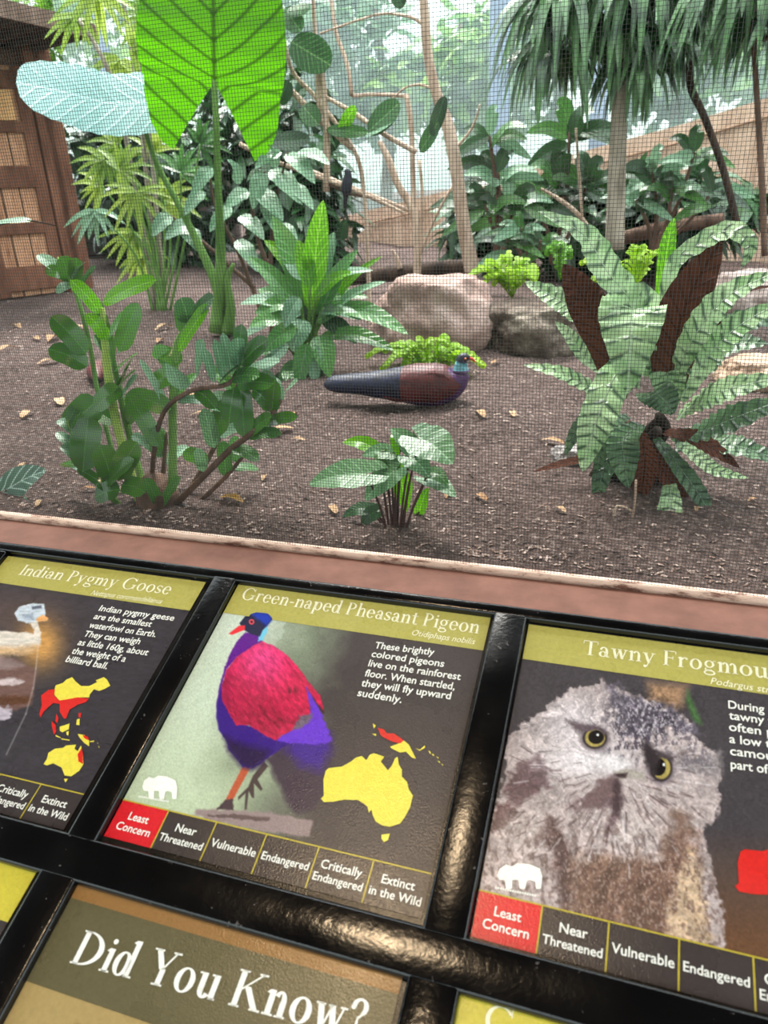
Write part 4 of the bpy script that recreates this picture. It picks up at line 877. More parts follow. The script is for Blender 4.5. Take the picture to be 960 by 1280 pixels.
# eave: sloping slatted roof
er = hq(112, 46, .75); el_ = hq(0, 20, .75); zE = 0.0
ze = lambda a: er[1]+(a-er[0])*(el_[1]-er[1])/(el_[0]-er[0])
mb = MB()
A0, A1 = -3.2, er[0]+.02
vs = [hp(a, z+ze(a), o) for a in (A0, A1) for o, z in ((.75, zE), (-2.2, zE+.10), (-2.2, zE+.17), (.75, zE+.06))]
mb.add(vs, [(0, 1, 5, 4), (1, 2, 6, 5), (2, 3, 7, 6), (3, 0, 4, 7), (0, 3, 2, 1), (4, 5, 6, 7)], [(o, a) for a in (A0, A1) for o in (.0, 2, 2, 0)])
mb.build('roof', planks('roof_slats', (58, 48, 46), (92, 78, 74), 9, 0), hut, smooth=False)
mb = MB(); mb.add([hp(a, ze(a)+z, o) for o in (.75, .78) for z in (-.01, .09) for a in (A0, A1+.02)], [(0, 1, 3, 2), (4, 6, 7, 5), (0, 4, 5, 1), (2, 3, 7, 6), (0, 2, 6, 4), (1, 5, 7, 3)]); mb.build('fascia', bark('fascia_board', (96, 78, 68), (140, 118, 106), 12), hut, smooth=False)
mb = MB()
for k in range(24):
    a = A0+k*(A1-A0)/24+.04; slab(mb, a-.02, a+.02, ze(a)-.01, ze(a)+.03, -.05, .75)
mb.build('slats', bark('eave_slats', (66, 54, 50), (96, 80, 74), 12), hut, smooth=False)
# ------------------------------------------------------------------ traced plants: a stalk or blade is a list of (px, py, Y) points
def tr(pts, Y): return [at(p[0], p[1], Y+(p[2] if len(p) > 2 else 0)) for p in pts]
def stalk(parent, name, pts, Y, wpx, mat, n=8):
    P = tr(pts, Y); w_ = wpx if isinstance(wpx, (list, tuple)) else [wpx]*len(P)
    mb = MB(); mb.tube(P, [a*mpp(p)/2 for a, p in zip(w_, P)], n); return mb.build(name, mat, parent)
def blade(parent, name, pts, Y, wpx, mat, hint=.5, **k):
    P = tr(pts, Y); mid = P[len(P)//2]; W = wpx*mpp(mid)
    h = hintmix(mid, hint) if isinstance(hint, (int, float)) else V(hint)
    mb = MB(); leaf(mb, P, W, h, **k); return mb.build(name, mat, parent)
def plant(name, label, cat, px, py, group=None):
    p = ground(px, py); return thing(name, label, cat, p, group), p
# ---- giant taro: two big leaves on long stalks
YT = 3.45
t, g = plant('giant_taro', 'giant taro with a huge glowing green leaf and a sky-sheen-tinted one on tall stalks', 'plant', 275, 412)
stalk(t, 'leaf_stalk', [(272, 415), (276, 330), (273, 240), (270, 150), (268, 100)], YT, [22, 13, 9, 8, 7], ST['green'])
stalk(t, 'leaf_stalk', [(285, 415, .03), (268, 350, .06), (228, 265, .1), (196, 205, .12), (178, 150, .12)], YT, [20, 12, 8, 7, 5], ST['green'])
stalk(t, 'leaf_stalk', [(284, 416), (288, 385), (284, 350), (292, 330)], YT, [18, 12, 9, 4], ST['green'])
def tprof(t): return 0 if t >= 1 else (math.cos(max(0, t)**1.25*math.pi/2)**.8)*(.86+.14*math.sin(min(1, max(0, t)*1.5)*math.pi/2))
P = [at(268, 104, YT), at(267, 40, YT-.04), at(266, -70, YT+.05), at(266, -190, YT+.22)]
mb = MB(); leaf(mb, P, 196*mpp(P[0]), V((.36, -1, .05)), .16, .012, 9, tprof, nt=36, ns=6, lobes=.31, sinus=.27)
mb.build('leaf', LM['taro'], t)['label'] = 'huge backlit green leaf'
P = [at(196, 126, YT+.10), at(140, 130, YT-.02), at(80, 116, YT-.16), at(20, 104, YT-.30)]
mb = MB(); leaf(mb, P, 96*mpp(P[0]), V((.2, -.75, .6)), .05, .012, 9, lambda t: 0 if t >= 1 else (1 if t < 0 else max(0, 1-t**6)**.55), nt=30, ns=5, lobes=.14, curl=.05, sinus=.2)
mb.build('leaf', LM['taro_sheen'], t)['label'] = 'leaf tinted with pale blue sky sheen'
# ---- ZZ plant
rr0 = random.Random(5)
YZ = 1.36
t, g = plant('zz_plant', 'clump of glossy oval-leaved plant with thick stems at the front left corner', 'plant', 190, 632)
zst = [([(178, 640, .0), (160, 580, .02), (146, 530, .03), (134, 460, .05), (128, 385, .06)], 11, 'yel'), ([(190, 640, .02), (166, 560, .08), (152, 500, .1), (140, 440, .12)], 9, 'green'),
  ([(215, 636, .02), (216, 560, .04), (216, 500, .05), (222, 430, .07), (242, 400, .08)], 10, 'green'), ([(190, 634, .03), (192, 570, .02), (205, 515, .0), (240, 488, -.01), (285, 480, .0), (300, 455, .02)], 6, 'brown'),
  ([(210, 640, .01), (250, 600, .0), (290, 560, .02), (330, 530, .05), (352, 500, .07)], 8, 'brown'), ([(225, 632, .05), (262, 570, .1), (285, 520, .14), (300, 470, .16)], 7, 'brown'),
  ([(160, 640, -.02), (128, 610, -.03), (100, 570, -.03), (84, 525, -.02)], 7, 'green'), ([(200, 630, .06), (205, 580, .1), (208, 540, .12)], 6, 'brown'), ([(150, 600, .05), (124, 500, .12), (112, 430, .16), (96, 370, .2), (72, 322, .24)], 6, 'green'),
  ([(235, 640, .03), (282, 596, .06), (312, 560, .1)], 6, 'brown')]
for pts, wpx, mt in zst: stalk(t, 'stem', pts, YZ+.02, [wpx*1.15]+[wpx]*(len(pts)-2)+[wpx*.5], ST[mt])
# (base, tip, width px, material, dY base, dY tip, facing)
zl = [((126, 392), (88, 350), 20, 'zzb', .06, .03, .5), ((128, 378), (196, 350), 27, 'zzb', .06, .04, .6), ((134, 425), (108, 392), 18, 'zzb', .05, .03, .6), ((132, 428), (160, 386), 12, 'peace', .06, .1, .3),
  ((108, 442), (64, 395), 28, 'zz', .05, .03, .7), ((110, 458), (60, 436), 26, 'zz', .05, .03, .8), ((150, 440), (172, 378), 24, 'zz', .07, .09, .8), ((146, 442), (170, 412), 12, 'silver', .1, .12, .4),
  ((140, 455), (124, 385), 16, 'zz', .1, .14, .6), ((148, 486), (160, 460), 18, 'zz', .1, .07, .4), ((150, 500), (172, 468), 12, 'silver', .1, .1, .4), ((124, 500), (84, 540), 38, 'zz', .02, .0, .85), ((150, 484), (118, 512), 26, 'zz', .03, .0, .6),
  ((110, 520), (104, 590), 36, 'zz', -.01, -.05, .8), ((92, 540), (72, 525), 14, 'silver', -.02, -.02, .5), ((100, 570), (70, 540), 14, 'silver', -.02, -.01, .5), ((112, 588), (76, 556), 16, 'silver', -.03, -.03, .4), ((140, 600), (124, 556), 30, 'zz', -.04, -.06, .85),
  ((146, 598), (172, 552), 30, 'zz', -.04, -.05, .8), ((132, 606), (168, 574), 20, 'zz', -.05, -.06, .6), ((150, 612), (118, 622), 26, 'zz', -.05, -.06, .7), ((152, 606), (182, 616), 26, 'zz', -.05, -.05, .7), ((138, 615), (96, 585), 14, 'zz', -.05, -.04, .6),
  ((200, 632), (180, 598), 16, 'mid', -.02, -.06, .6), ((202, 632), (226, 596), 16, 'mid', -.02, -.05, .6), ((200, 560), (158, 492), 22, 'zz', .0, .0, .6), ((214, 512), (156, 494), 26, 'zz', .03, .02, .8), ((212, 515), (174, 448), 10, 'silver', .04, .04, .3),
  ((226, 488), (212, 456), 30, 'silver', .03, -.02, .3), ((222, 470), (190, 480), 26, 'zz', .06, .05, .7), ((228, 452), (190, 440), 22, 'zz', .07, .06, .6), ((222, 440), (262, 380), 22, 'zzb', .06, .05, .5), ((236, 404), (226, 372), 26, 'round', .08, .06, .6),
  ((240, 398), (268, 372), 24, 'round', .08, .05, .6), ((246, 470), (254, 424), 22, 'silver', .05, .03, .4), ((268, 478), (254, 436), 14, 'silver', .02, .0, .35), ((280, 474), (268, 424), 13, 'silver', .02, .0, .35), ((290, 466), (278, 416), 13, 'silver', .02, .01, .35),
  ((298, 452), (302, 405), 18, 'zz', .03, .03, .6), ((300, 456), (336, 424), 24, 'zz', .03, .02, .7), ((300, 468), (350, 452), 24, 'silver', .03, .0, .4), ((296, 480), (342, 480), 24, 'zz', .03, .02, .7), ((292, 486), (286, 530), 24, 'zz', .02, .0, .8),
  ((300, 480), (306, 548), 26, 'zz', .05, .03, .8), ((284, 500), (270, 545), 24, 'zz', .06, .05, .8), ((276, 516), (258, 508), 20, 'silver', .06, .02, .4), ((268, 560), (254, 510), 20, 'phil', .04, .02, .5), ((260, 580), (228, 566), 20, 'zz', .04, .02, .7), ((254, 590), (246, 560), 14, 'phil', .03, .02, .5),
  ((310, 545), (340, 520), 22, 'zz', .05, .02, .6), ((330, 530), (372, 522), 18, 'zz', .05, .03, .6), ((340, 512), (316, 486), 22, 'zz', .07, .05, .6), ((186, 560), (164, 545), 18, 'silver', .0, -.03, .4), ((182, 548), (196, 530), 14, 'silver', .02, .0, .4), ((318, 540), (296, 520), 22, 'zz', .06, .04, .7), ((350, 500), (372, 476), 20, 'silver', .07, .04, .4), ((346, 505), (330, 462), 18, 'zz', .08, .07, .6),
  ((88, 352), (46, 318), 20, 'silver', .22, .2, .35), ((86, 348), (56, 338), 18, 'zz', .22, .18, .6), ((88, 352), (76, 320), 22, 'zz', .22, .18, .7), ((92, 356), (70, 366), 16, 'silver', .22, .18, .4), ((92, 350), (106, 328), 14, 'silver', .22, .2, .3), ((94, 352), (96, 322), 18, 'zz', .22, .2, .7), ((98, 362), (120, 332), 9, 'mid', .2, .2, .5)]
for (b0, b1, wpx, mt, y0, y1, hf) in zl:
    mx_, my_ = (b0[0]+b1[0])/2, (b0[1]+b1[1])/2-3
    blade(t, 'leaf', [(b0[0], b0[1], y0), (mx_, my_, (y0+y1)/2-.005), (b1[0], b1[1], y1)], YZ+.02, wpx, LM[mt], hf, fold=.14, prof=oblong, nt=8, ns=2)
for si, (pts, wpx, mt) in enumerate(zst):
    for q in (.5, .62, .74, .86, .97):
        f = q*(len(pts)-1); i = min(int(f), len(pts)-2); f -= i; x = pts[i][0]+(pts[i+1][0]-pts[i][0])*f; y = pts[i][1]+(pts[i+1][1]-pts[i][1])*f; dz = pts[i][2]+(pts[i+1][2]-pts[i][2])*f
        if si in (8,) or rr0.random() < .35: continue
        al = math.atan2(pts[i][1]-pts[i+1][1], pts[i+1][0]-pts[i][0])+rr0.choice((-1, 1))*rr0.uniform(.5, 1.1); L = rr0.uniform(30, 46); z1 = max(-.06, dz+rr0.uniform(-.05, .05))
        blade(t, 'leaf', [(x, y, dz), (x+math.cos(al)*L*.5, y-math.sin(al)*L*.5-3, (dz+z1)/2), (x+math.cos(al)*L, y-math.sin(al)*L, z1)], YZ+.02, rr0.uniform(15, 22), LM[rr0.choice(('zz', 'zz', 'silver', 'mid', 'peace'))], rr0.uniform(.25, .7), fold=.16, prof=oblong, nt=8, ns=2)
mb = MB(); mb.tube([g+V((0, .02, -.03)), g+V((0, .03, .03)), g+V((.01, .03, .05))], [.055, .05, .03], 10); mb.build('root_crown', ST['brown'], t)
# ---- caladium at the left edge
t, g = plant('caladium', 'small white-veined caladium leaves at the lower left edge of the soil', 'plant', 8, 640)
for b0, b1, wp, y in (((8, 612), (58, 588), 34, .05), ((-4, 640), (36, 628), 34, .03), ((-20, 610), (-60, 590), 30, .05)):
    stalk(t, 'leaf_stalk', [(10, 645, .03), ((b0[0]+10)/2, (b0[1]+640)/2, .05), (b0[0], b0[1], y)], 1.30, 3, ST['purp'], 6)
    blade(t, 'leaf', [(b0[0], b0[1], y), ((b0[0]+b1[0])/2, (b0[1]+b1[1])/2-2, y), (b1[0], b1[1], y-.02)], 1.30, wp*1.15, LM['calad'], .75, fold=.1, prof=heart, lobes=.45, nt=14, ns=3)
# leaf reaching in from the left edge
t, g = plant('arching_plant', 'single pale leaf on a dark stalk at the left edge, before the hut door', 'plant', -60, 470)
stalk(t, 'stem', [(-70, 470), (-60, 380), (-30, 300), (20, 276), (70, 282)], 1.9, [5, 4, 3, 2.5, 1.5], ST['dark'])
blade(t, 'leaf', [(40, 276), (10, 277, -.02), (-40, 286, -.03)], 1.9, 18, LM['silver'], .3, prof=lance)
# ---- young philodendron in the centre front
YP = 1.34
t, g = plant('philodendron', 'young philodendron with heart-shaped leaves growing in the centre front by the ledge', 'plant', 510, 668)
pf = [((458, 592), (386, 606), 46, .0, -.04, .45, 'phil'), ((524, 548), (566, 580), 56, .02, -.03, .5, 'phil'), ((500, 560), (492, 540), 20, .06, .09, .5, 'zzb'), ((520, 566), (488, 536), 28, .04, .05, .5, 'phil'), ((512, 572), (536, 596), 34, .02, .0, .4, 'phil'), ((468, 560), (428, 553), 22, .08, .09, .5, 'zzb'), ((488, 566), (452, 570), 24, .06, .06, .5, 'phil'), ((494, 588), (456, 626), 40, .03, .0, .4, 'phil'),
  ((534, 598), (570, 622), 26, .03, -.02, .45, 'phil'), ((500, 596), (508, 640), 26, .07, .07, .7, 'zzb'), ((462, 636), (428, 646), 20, .05, .04, .5, 'dark'), ((470, 640), (452, 658), 22, .04, .03, .6, 'dark'), ((524, 640), (536, 610), 16, .1, .1, .5, 'zzb'), ((460, 672), (432, 684), 16, .02, .0, .3, 'dark'), ((536, 590), (560, 606), 22, .02, .0, .5, 'mid'), ((480, 572), (498, 596), 26, .05, .04, .5, 'mid')]
for (b0, b1, wp, y0, y1, hf, mt) in pf:
    bx = 496+(b0[0]-500)*.25
    stalk(t, 'leaf_stalk', [(bx, 672, .03), ((bx*1.2+b0[0]*.8)/2, (b0[1]+672)/2, (y0+.04)/2), (b0[0], b0[1], y0)], YP, [4, 3.2, 2.4], ST['purp'], 6)
    blade(t, 'leaf', [(b0[0], b0[1], y0), ((b0[0]+b1[0])/2, (b0[1]+b1[1])/2-4, (y0+y1)/2), (b1[0], b1[1], y1)], YP, wp, LM[mt], hf, fold=.12, prof=heart, lobes=.38, nt=14, ns=3, rip=.02, rf=3)
# ---- crocodile fern at the right
YF = 1.72
t, g = plant('crocodile_fern', 'large crocodile-skin fern with pale textured fronds and two rusty fronds at the right', 'fern', 800, 612)
mb = MB()
for k in range(60):
    a = rr.uniform(0, 6.28); r0 = rr.uniform(.0, .09); p = at(795, rr.uniform(520, 650), YF)+V((r0*math.cos(a), r0*math.sin(a)*.8, 0))
    mb.tube([p, p+V((rr.uniform(-.03, .03), rr.uniform(-.03, .03), -.05)), V((p.x+rr.uniform(-.04, .04), p.y+rr.uniform(-.03, .03), g.z-.01))], [.012, .012, .006], 5)
mb.build('root_mass', ST['dark'], t)
fr = [('croc', [(812, 470, .0), (800, 395, .0), (760, 340, -.02), (728, 292, -.05), (672, 264, -.1)], 40, .55), ('rust', [(775, 500, .02), (752, 420, .06), (728, 370, .09), (704, 330, .12)], 48, .95), ('rust', [(836, 500, .0), (842, 440, .0), (862, 370, .03), (902, 300, .08)], 62, .95),
  ('croc', [(798, 470, .08), (794, 400, .02), (790, 388, -.06), (788, 430, -.13), (785, 492, -.14)], 80, .75), ('croc', [(800, 480, .0), (775, 462, -.06), (752, 510, -.13), (738, 550, -.16), (728, 590, -.17)], 46, .6), ('croc', [(822, 430, .06), (830, 450, .02), (836, 480, -.02), (838, 520, -.05)], 44, .6),
  ('croc', [(775, 500, .04), (740, 486, .02), (700, 466, .0), (654, 456, .0)], 24, .45), ('croc', [(770, 475, .1), (735, 450, .1), (712, 420, .1), (694, 402, .1)], 20, .5), ('croc', [(760, 430, .2), (720, 390, .24), (690, 370, .25), (656, 352, .26)], 34, .5),
  ('croc', [(845, 470, .0), (868, 420, -.04), (910, 370, -.08), (972, 340, -.12)], 42, .55), ('croc', [(850, 500, .0), (880, 452, -.02), (920, 410, -.05), (980, 376, -.06)], 40, .55), ('croc', [(848, 520, .0), (880, 500, -.05), (920, 484, -.08), (985, 470, -.1)], 40, .5), ('crocd', [(846, 545, .0), (880, 538, -.06), (925, 520, -.1), (990, 496, -.1)], 44, .5),
  ('croc', [(840, 545, -.02), (866, 566, -.12), (895, 588, -.16), (936, 598, -.18)], 20, .5), ('croc', [(826, 440, .05), (838, 340, .05), (875, 304, .04), (915, 288, .02), (938, 308, .0), (926, 336, -.01)], 27, .6), ('peaceb', [(820, 420, .3), (830, 340, .3), (836, 300, .3), (843, 272, .3)], 20, .8),
  ('croc', [(836, 600, -.05), (838, 630, -.16), (830, 668, -.2), (819, 698, -.2)], 30, .7), ('crocd', [(800, 530, -.05), (780, 548, -.12), (780, 575, -.15), (786, 610, -.15)], 40, .5), ('rust', [(770, 560, .0), (735, 572, -.05), (700, 580, -.06), (666, 590, -.06)], 12, .5), ('rust', [(880, 470, .1), (905, 390, .05), (925, 366, .0), (975, 356, -.04)], 10, .5),
  ('crocd', [(810, 500, -.02), (815, 490, -.1), (830, 500, -.14), (842, 518, -.15)], 44, .6), ('crocd', [(845, 560, .0), (890, 555, -.02), (930, 560, -.05), (985, 580, -.05)], 34, .45), ('crocd', [(840, 500, .15), (890, 450, .15), (920, 430, .12), (960, 430, .1)], 36, .5), ('crocd', [(860, 470, .2), (896, 420, .24), (940, 400, .24), (990, 400, .24)], 38, .5), ('crocd', [(800, 540, -.02), (770, 556, -.06), (752, 596, -.1), (744, 636, -.11)], 26, .5), ('crocd', [(820, 548, -.02), (850, 585, -.1), (876, 622, -.12), (890, 650, -.12)], 24, .5), ('rust', [(800, 540, -.04), (806, 570, -.08), (804, 600, -.09), (796, 634, -.09)], 30, .5), ('rust', [(830, 540, .0), (860, 545, -.05), (890, 560, -.06), (925, 585, -.06)], 26, .5), ('rust', [(815, 560, -.02), (830, 590, -.06), (850, 620, -.08), (858, 650, -.08)], 24, .5), ('crocd', [(785, 520, .0), (765, 530, -.06), (752, 560, -.1), (746, 590, -.1)], 26, .5), ('crocd', [(770, 520, .04), (740, 520, .0), (720, 540, -.02), (706, 570, -.03)], 20, .5)]
for i, (mt, pts, wp, hf) in enumerate(fr):
    o = blade(t, 'frond', pts, YF, wp, LM[mt], hf, fold=.12, prof=frondp, nt=40, ns=4, rip=.07, rf=10, ph=i*1.3)
    if mt == 'rust': o['label'] = 'rusty brown frond'
# ---- peace lily in the middle
YL = 2.75
t, g = plant('peace_lily', 'leafy peace lily with broad lance leaves in the middle, left of the sitting pigeon', 'plant', 385, 478)
pl_ = [((388, 390), (404, 250), 34, 'peaceb', .0, .0, .85), ((390, 400), (340, 270), 36, 'peace', .05, .08, .6), ((385, 410), (310, 320), 30, 'peace', .02, .0, .5), ((395, 400), (448, 312), 28, 'peace', .02, .0, .5), ((392, 400), (420, 300), 24, 'silver', .06, .08, .4), ((400, 400), (478, 320), 16, 'peaceb', .05, .05, .5), ((400, 405), (482, 352), 26, 'silver', .0, -.02, .35),
  ((405, 385), (510, 418), 36, 'peace', -.02, -.1, .4), ((400, 420), (492, 438), 32, 'peace', -.03, -.1, .4), ((380, 400), (366, 440), 34, 'silver', -.08, -.16, .45), ((398, 420), (412, 472), 34, 'peace', -.1, -.18, .5), ((378, 392), (300, 424), 32, 'silver', -.02, -.06, .4), ((376, 380), (318, 392), 30, 'peace', .0, -.05, .5), ((374, 372), (356, 410), 30, 'silver', -.1, -.14, .35), ((388, 360), (372, 300), 26, 'peaceb', -.02, .0, .6), ((384, 360), (330, 300), 26, 'peaceb', .08, .1, .6),
  ((360, 430), (326, 470), 28, 'silver', -.1, -.16, .4), ((376, 440), (410, 516), 26, 'dark', -.12, -.2, .5), ((390, 430), (394, 482), 24, 'silver', -.14, -.2, .35), ((372, 450), (346, 510), 26, 'peace', -.14, -.2, .5), ((396, 370), (440, 340), 24, 'peaceb', -.04, -.06, .5), ((395, 380), (460, 372), 26, 'peace', .04, .04, .4), ((370, 410), (330, 440), 30, 'peace', -.12, -.18, .6), ((398, 400), (430, 390), 26, 'mid', -.05, -.1, .6), ((385, 415), (384, 380), 30, 'dark', .0, .02, .8), ((360, 400), (346, 350), 26, 'silver', .06, .06, .4), ((352, 400), (312, 408), 28, 'peace', -.06, -.1, .5), ((345, 436), (302, 446), 26, 'peace', -.1, -.14, .5), ((368, 470), (330, 498), 26, 'dark', -.14, -.2, .6), ((356, 462), (380, 500), 24, 'peace', -.16, -.22, .5), ((366, 384), (322, 362), 28, 'peace', .04, .06, .5), ((378, 350), (352, 320), 24, 'silver', .05, .06, .4), ((402, 390), (452, 400), 28, 'silver', -.04, -.1, .35), ((396, 360), (466, 338), 22, 'silver', .03, .02, .4), ((370, 430), (344, 400), 26, 'mid', -.02, -.04, .6), ((404, 400), (446, 430), 26, 'dark', .0, -.02, .6), ((352, 380), (300, 380), 26, 'silver', .0, -.02, .4), ((384, 430), (372, 490), 26, 'peace', -.16, -.22, .5), ((404, 340), (418, 290), 22, 'silver', .06, .08, .4)]
for (b0, b1, wp, mt, y0, y1, hf) in pl_:
    L = math.hypot(b1[0]-b0[0], b1[1]-b0[1])
    stalk(t, 'leaf_stalk', [(385+(b0[0]-388)*.2, 476, -.02), ((b0[0]+385)/2, (b0[1]+440)/2, y0/2), (b0[0], b0[1], y0)], YL, [5, 4, 3], ST['green'], 6)
    blade(t, 'leaf', [(b0[0], b0[1], y0), ((b0[0]+b1[0])/2, (b0[1]+b1[1])/2-L*.10, (y0+y1)/2), (b1[0], b1[1], y1)], YL, wp*.92, LM[mt], hf, fold=.2, prof=lance, nt=14, ns=3, rip=.02, rf=3)
# ---- silver-leaved shrub over the peace lily
YS = 3.6
t, g = plant('glossy_shrub', 'shrub with shiny silver-green toothed leaves behind the taro stalk', 'shrub', 345, 420)
sl = [((330, 215), (316, 262), 24), ((338, 212), (378, 256), 28), ((358, 192), (394, 230), 24), ((372, 190), (412, 206), 20), ((352, 190), (318, 212), 20), ((318, 236), (354, 276), 26), ((312, 240), (282, 262), 24), ((330, 250), (352, 300), 24), ((300, 230), (284, 200), 20), ((345, 210), (336, 180), 18), ((360, 230), (392, 262), 20), ((300, 270), (330, 300), 22), ((290, 260), (262, 290), 22), ((296, 300), (322, 340), 22), ((350, 280), (372, 310), 18), ((266, 210), (240, 246), 22), ((256, 240), (230, 270), 20), ((240, 280), (206, 300), 24), ((230, 286), (250, 316), 24), ((215, 270), (190, 296), 24)]
for i, ((a, b_), (c, d_), wp) in enumerate(sl):
    blade(t, 'leaf', [(a, b_), ((a+c)/2, (b_+d_)/2-5, -.04), (c, d_, -.08)], YS, wp, LM['silver'], .45, fold=.18, prof=lance, nt=10, ns=2, rip=.04, rf=3)
for pts in ([(340, 425), (338, 320), (345, 250), (360, 190)], [(338, 340), (320, 290), (316, 240), (332, 214)], [(330, 400), (300, 320), (270, 260), (262, 214)], [(318, 360), (262, 310), (232, 284), (214, 270)]): stalk(t, 'stem', pts, YS, [6, 5, 4, 2.5], ST['brown'], 6)
# ---- bamboo palm at the left
def fan(parent, c, n, Lp, Y, wpx, mat, a0, a1, rr_, droop=.35, name='frond'):
    mb = MB(); k_ = mpp(at(c[0], c[1], Y))
    for i in range(n):
        a = math.radians(a0+(a1-a0)*i/max(1, n-1)+rr_.uniform(-5, 5)); L = Lp*rr_.uniform(.75, 1.1); dz = rr_.uniform(-.08, .08)*Lp/60
        P_ = [at(c[0], c[1], Y), at(c[0]+math.cos(a)*L*.5, c[1]-math.sin(a)*L*.5, Y+dz/2), at(c[0]+math.cos(a)*L*.92, c[1]-math.sin(a)*L*.92+L*droop*.5, Y+dz)]
        leaf(mb, P_, wpx*k_*rr_.uniform(.8, 1.2), hintmix(P_[1], .6), .25, nt=6, ns=1, prof=strap)
    return mb.build(name, mat, parent)
YB = 4.1
t, g = plant('bamboo_palm', 'yellow-green bamboo palm with narrow drooping leaflets between the hut and the taro', 'palm', 200, 395)
for (x, y, n, L, a0, a1, mt) in ((132, 200, 9, 46, 150, 330, 'palm'), (150, 212, 9, 50, -90, 130, 'palm'), (118, 262, 8, 44, 200, 340, 'silver'), (170, 240, 10, 60, 160, 380, 'palm'), (168, 290, 9, 50, 180, 330, 'palm'), (150, 180, 8, 46, 100, 260, 'palm'), (190, 190, 9, 54, 20, 220, 'palm'), (205, 250, 9, 50, -60, 120, 'palm'), (178, 320, 8, 44, 200, 340, 'palm'), (226, 215, 9, 48, -40, 160, 'mid'), (128, 232, 7, 40, 120, 250, 'palm'), (250, 180, 8, 44, -60, 120, 'mid')):
    fan(t, (x, y), n, L, YB+rr.uniform(-.25, .2), 8, LM[mt], a0, a1, rr)
    stalk(t, 'cane', [(205+rr.uniform(-14, 10), 396), ((205+x)/2+8, (y+396)/2-10), (x, y)], YB, [4, 3, 2], ST['green'], 6)
for (x, y, n, L, a0, a1) in ((96, 20, 8, 46, 180, 340), (150, 75, 9, 48, 160, 340), (165, 60, 8, 46, -80, 100), (120, -10, 9, 60, 200, 340), (185, 20, 8, 50, 120, 300)): fan(t, (x, y), n, L, YB+rr.uniform(-.2, .2), 9, LM['palm' if x > 80 else 'mid'], a0, a1, rr)
for pts in ([(200, 395), (186, 250), (172, 110), (150, -20)], [(206, 395), (192, 220), (176, 90), (160, 30)], [(196, 395), (170, 240), (140, 100), (96, 20)]): stalk(t, 'cane', pts, YB+.05, [7, 6, 6, 4], ST['grey'], 8)
# ---- bare pale trees in the middle
t, g = plant('pale_tree', 'slim pale trunk leaning left, right-hand one of the two bare trees in the middle', 'tree', 590, 342)
stalk(t, 'trunk', [(592, 345), (580, 285), (572, 225), (562, 165), (545, 115), (534, 60), (528, -30)], 4.4, [20, 17, 16, 16, 13, 12, 11], ST['pale'], 10)
for pts, wp in (([(544, 112), (524, 106), (506, 110), (490, 124)], 4), ([(534, 36), (515, 22), (480, 17), (445, 26), (400, 42)], 5), ([(566, 190), (590, 160), (600, 130)], 4)): stalk(t, 'branch', pts, 4.4, [wp, wp*.8, wp*.6]+([wp*.5]*(len(pts)-3)), ST['pale'], 7)
t, g = plant('pale_tree', 'crooked pale trunk with right-angled twigs, left-hand one of the two bare trees in the middle', 'tree', 520, 352)
stalk(t, 'trunk', [(521, 356), (522, 300), (518, 265), (498, 232), (486, 200), (474, 176)], 4.6, [10, 10, 10, 9, 9, 6], ST['pale'], 9)
for pts, wp in (([(518, 270), (516, 215), (514, 160), (508, 118)], 8), ([(508, 120), (470, 118), (440, 120)], 5), ([(440, 120), (434, 80), (420, 40), (412, -20)], 6), ([(524, 320), (528, 250), (524, 200)], 5), ([(520, 330), (545, 270), (566, 232)], 4), ([(516, 265), (470, 246), (430, 230), (390, 214)], 5)): stalk(t, 'branch', pts, 4.6, [wp]+[wp*.85]*(len(pts)-1), ST['pale'], 7)
t, g = plant('round_leaved_shrub', 'branching shrub with large round leaves hanging right of the glowing taro leaf', 'shrub', 462, 400)
YR = 3.9
for pts, wp in (([(462, 405), (460, 320), (455, 240), (446, 195), (424, 160), (395, 122), (366, 90), (356, 50)], 6), ([(440, 185), (400, 150), (360, 110), (330, 90)], 8), ([(520, 190), (480, 168), (440, 140), (400, 118)], 7), ([(300, 180), (340, 200), (400, 222), (460, 245), (505, 266)], 6), ([(455, 245), (430, 240), (385, 215)], 4), ([(400, 155), (395, 60), (390, -20)], 7), ([(408, 240), (408, 150), (398, 50)], 9)): stalk(t, 'branch', pts, YR, [wp]+[wp*.9]*(len(pts)-2)+[wp*.6], ST['pale' if wp > 4 else 'brown'], 7)
for (b0, b1, wp, hf, mt) in (((364, 52), (414, 82), 44, .9, 'round'), ((356, 10), (376, 40), 26, .9, 'round'), ((360, 100), (348, 130), 24, .7, 'dark'), ((372, 5), (376, 20), 30, .9, 'round'), ((460, 165), (500, 128), 34, .6, 'round'), ((458, 168), (492, 150), 30, .4, 'silver'), ((425, 165), (444, 132), 16, .8, 'peaceb'), ((408, 162), (460, 166), 18, .7, 'mid'), ((378, 132), (398, 156), 26, .8, 'round'), ((335, 178), (388, 174), 24, .7, 'dark'), ((525, 190), (548, 152), 20, .6, 'round'), ((556, 120), (540, 170), 18, .6, 'dark'), ((505, 8), (492, -10), 20, .7, 'dark'), ((345, 60), (352, 100), 20, .5, 'dark')):
    blade(t, 'leaf', [(b0[0], b0[1], -.02), ((b0[0]+b1[0])/2, (b0[1]+b1[1])/2, -.04), (b1[0], b1[1], -.05)], YR, wp, LM[mt], hf, fold=.1, prof=lambda t: math.sin(math.pi*t)**.55 if 0 < t < 1 else 0, nt=12, ns=3)
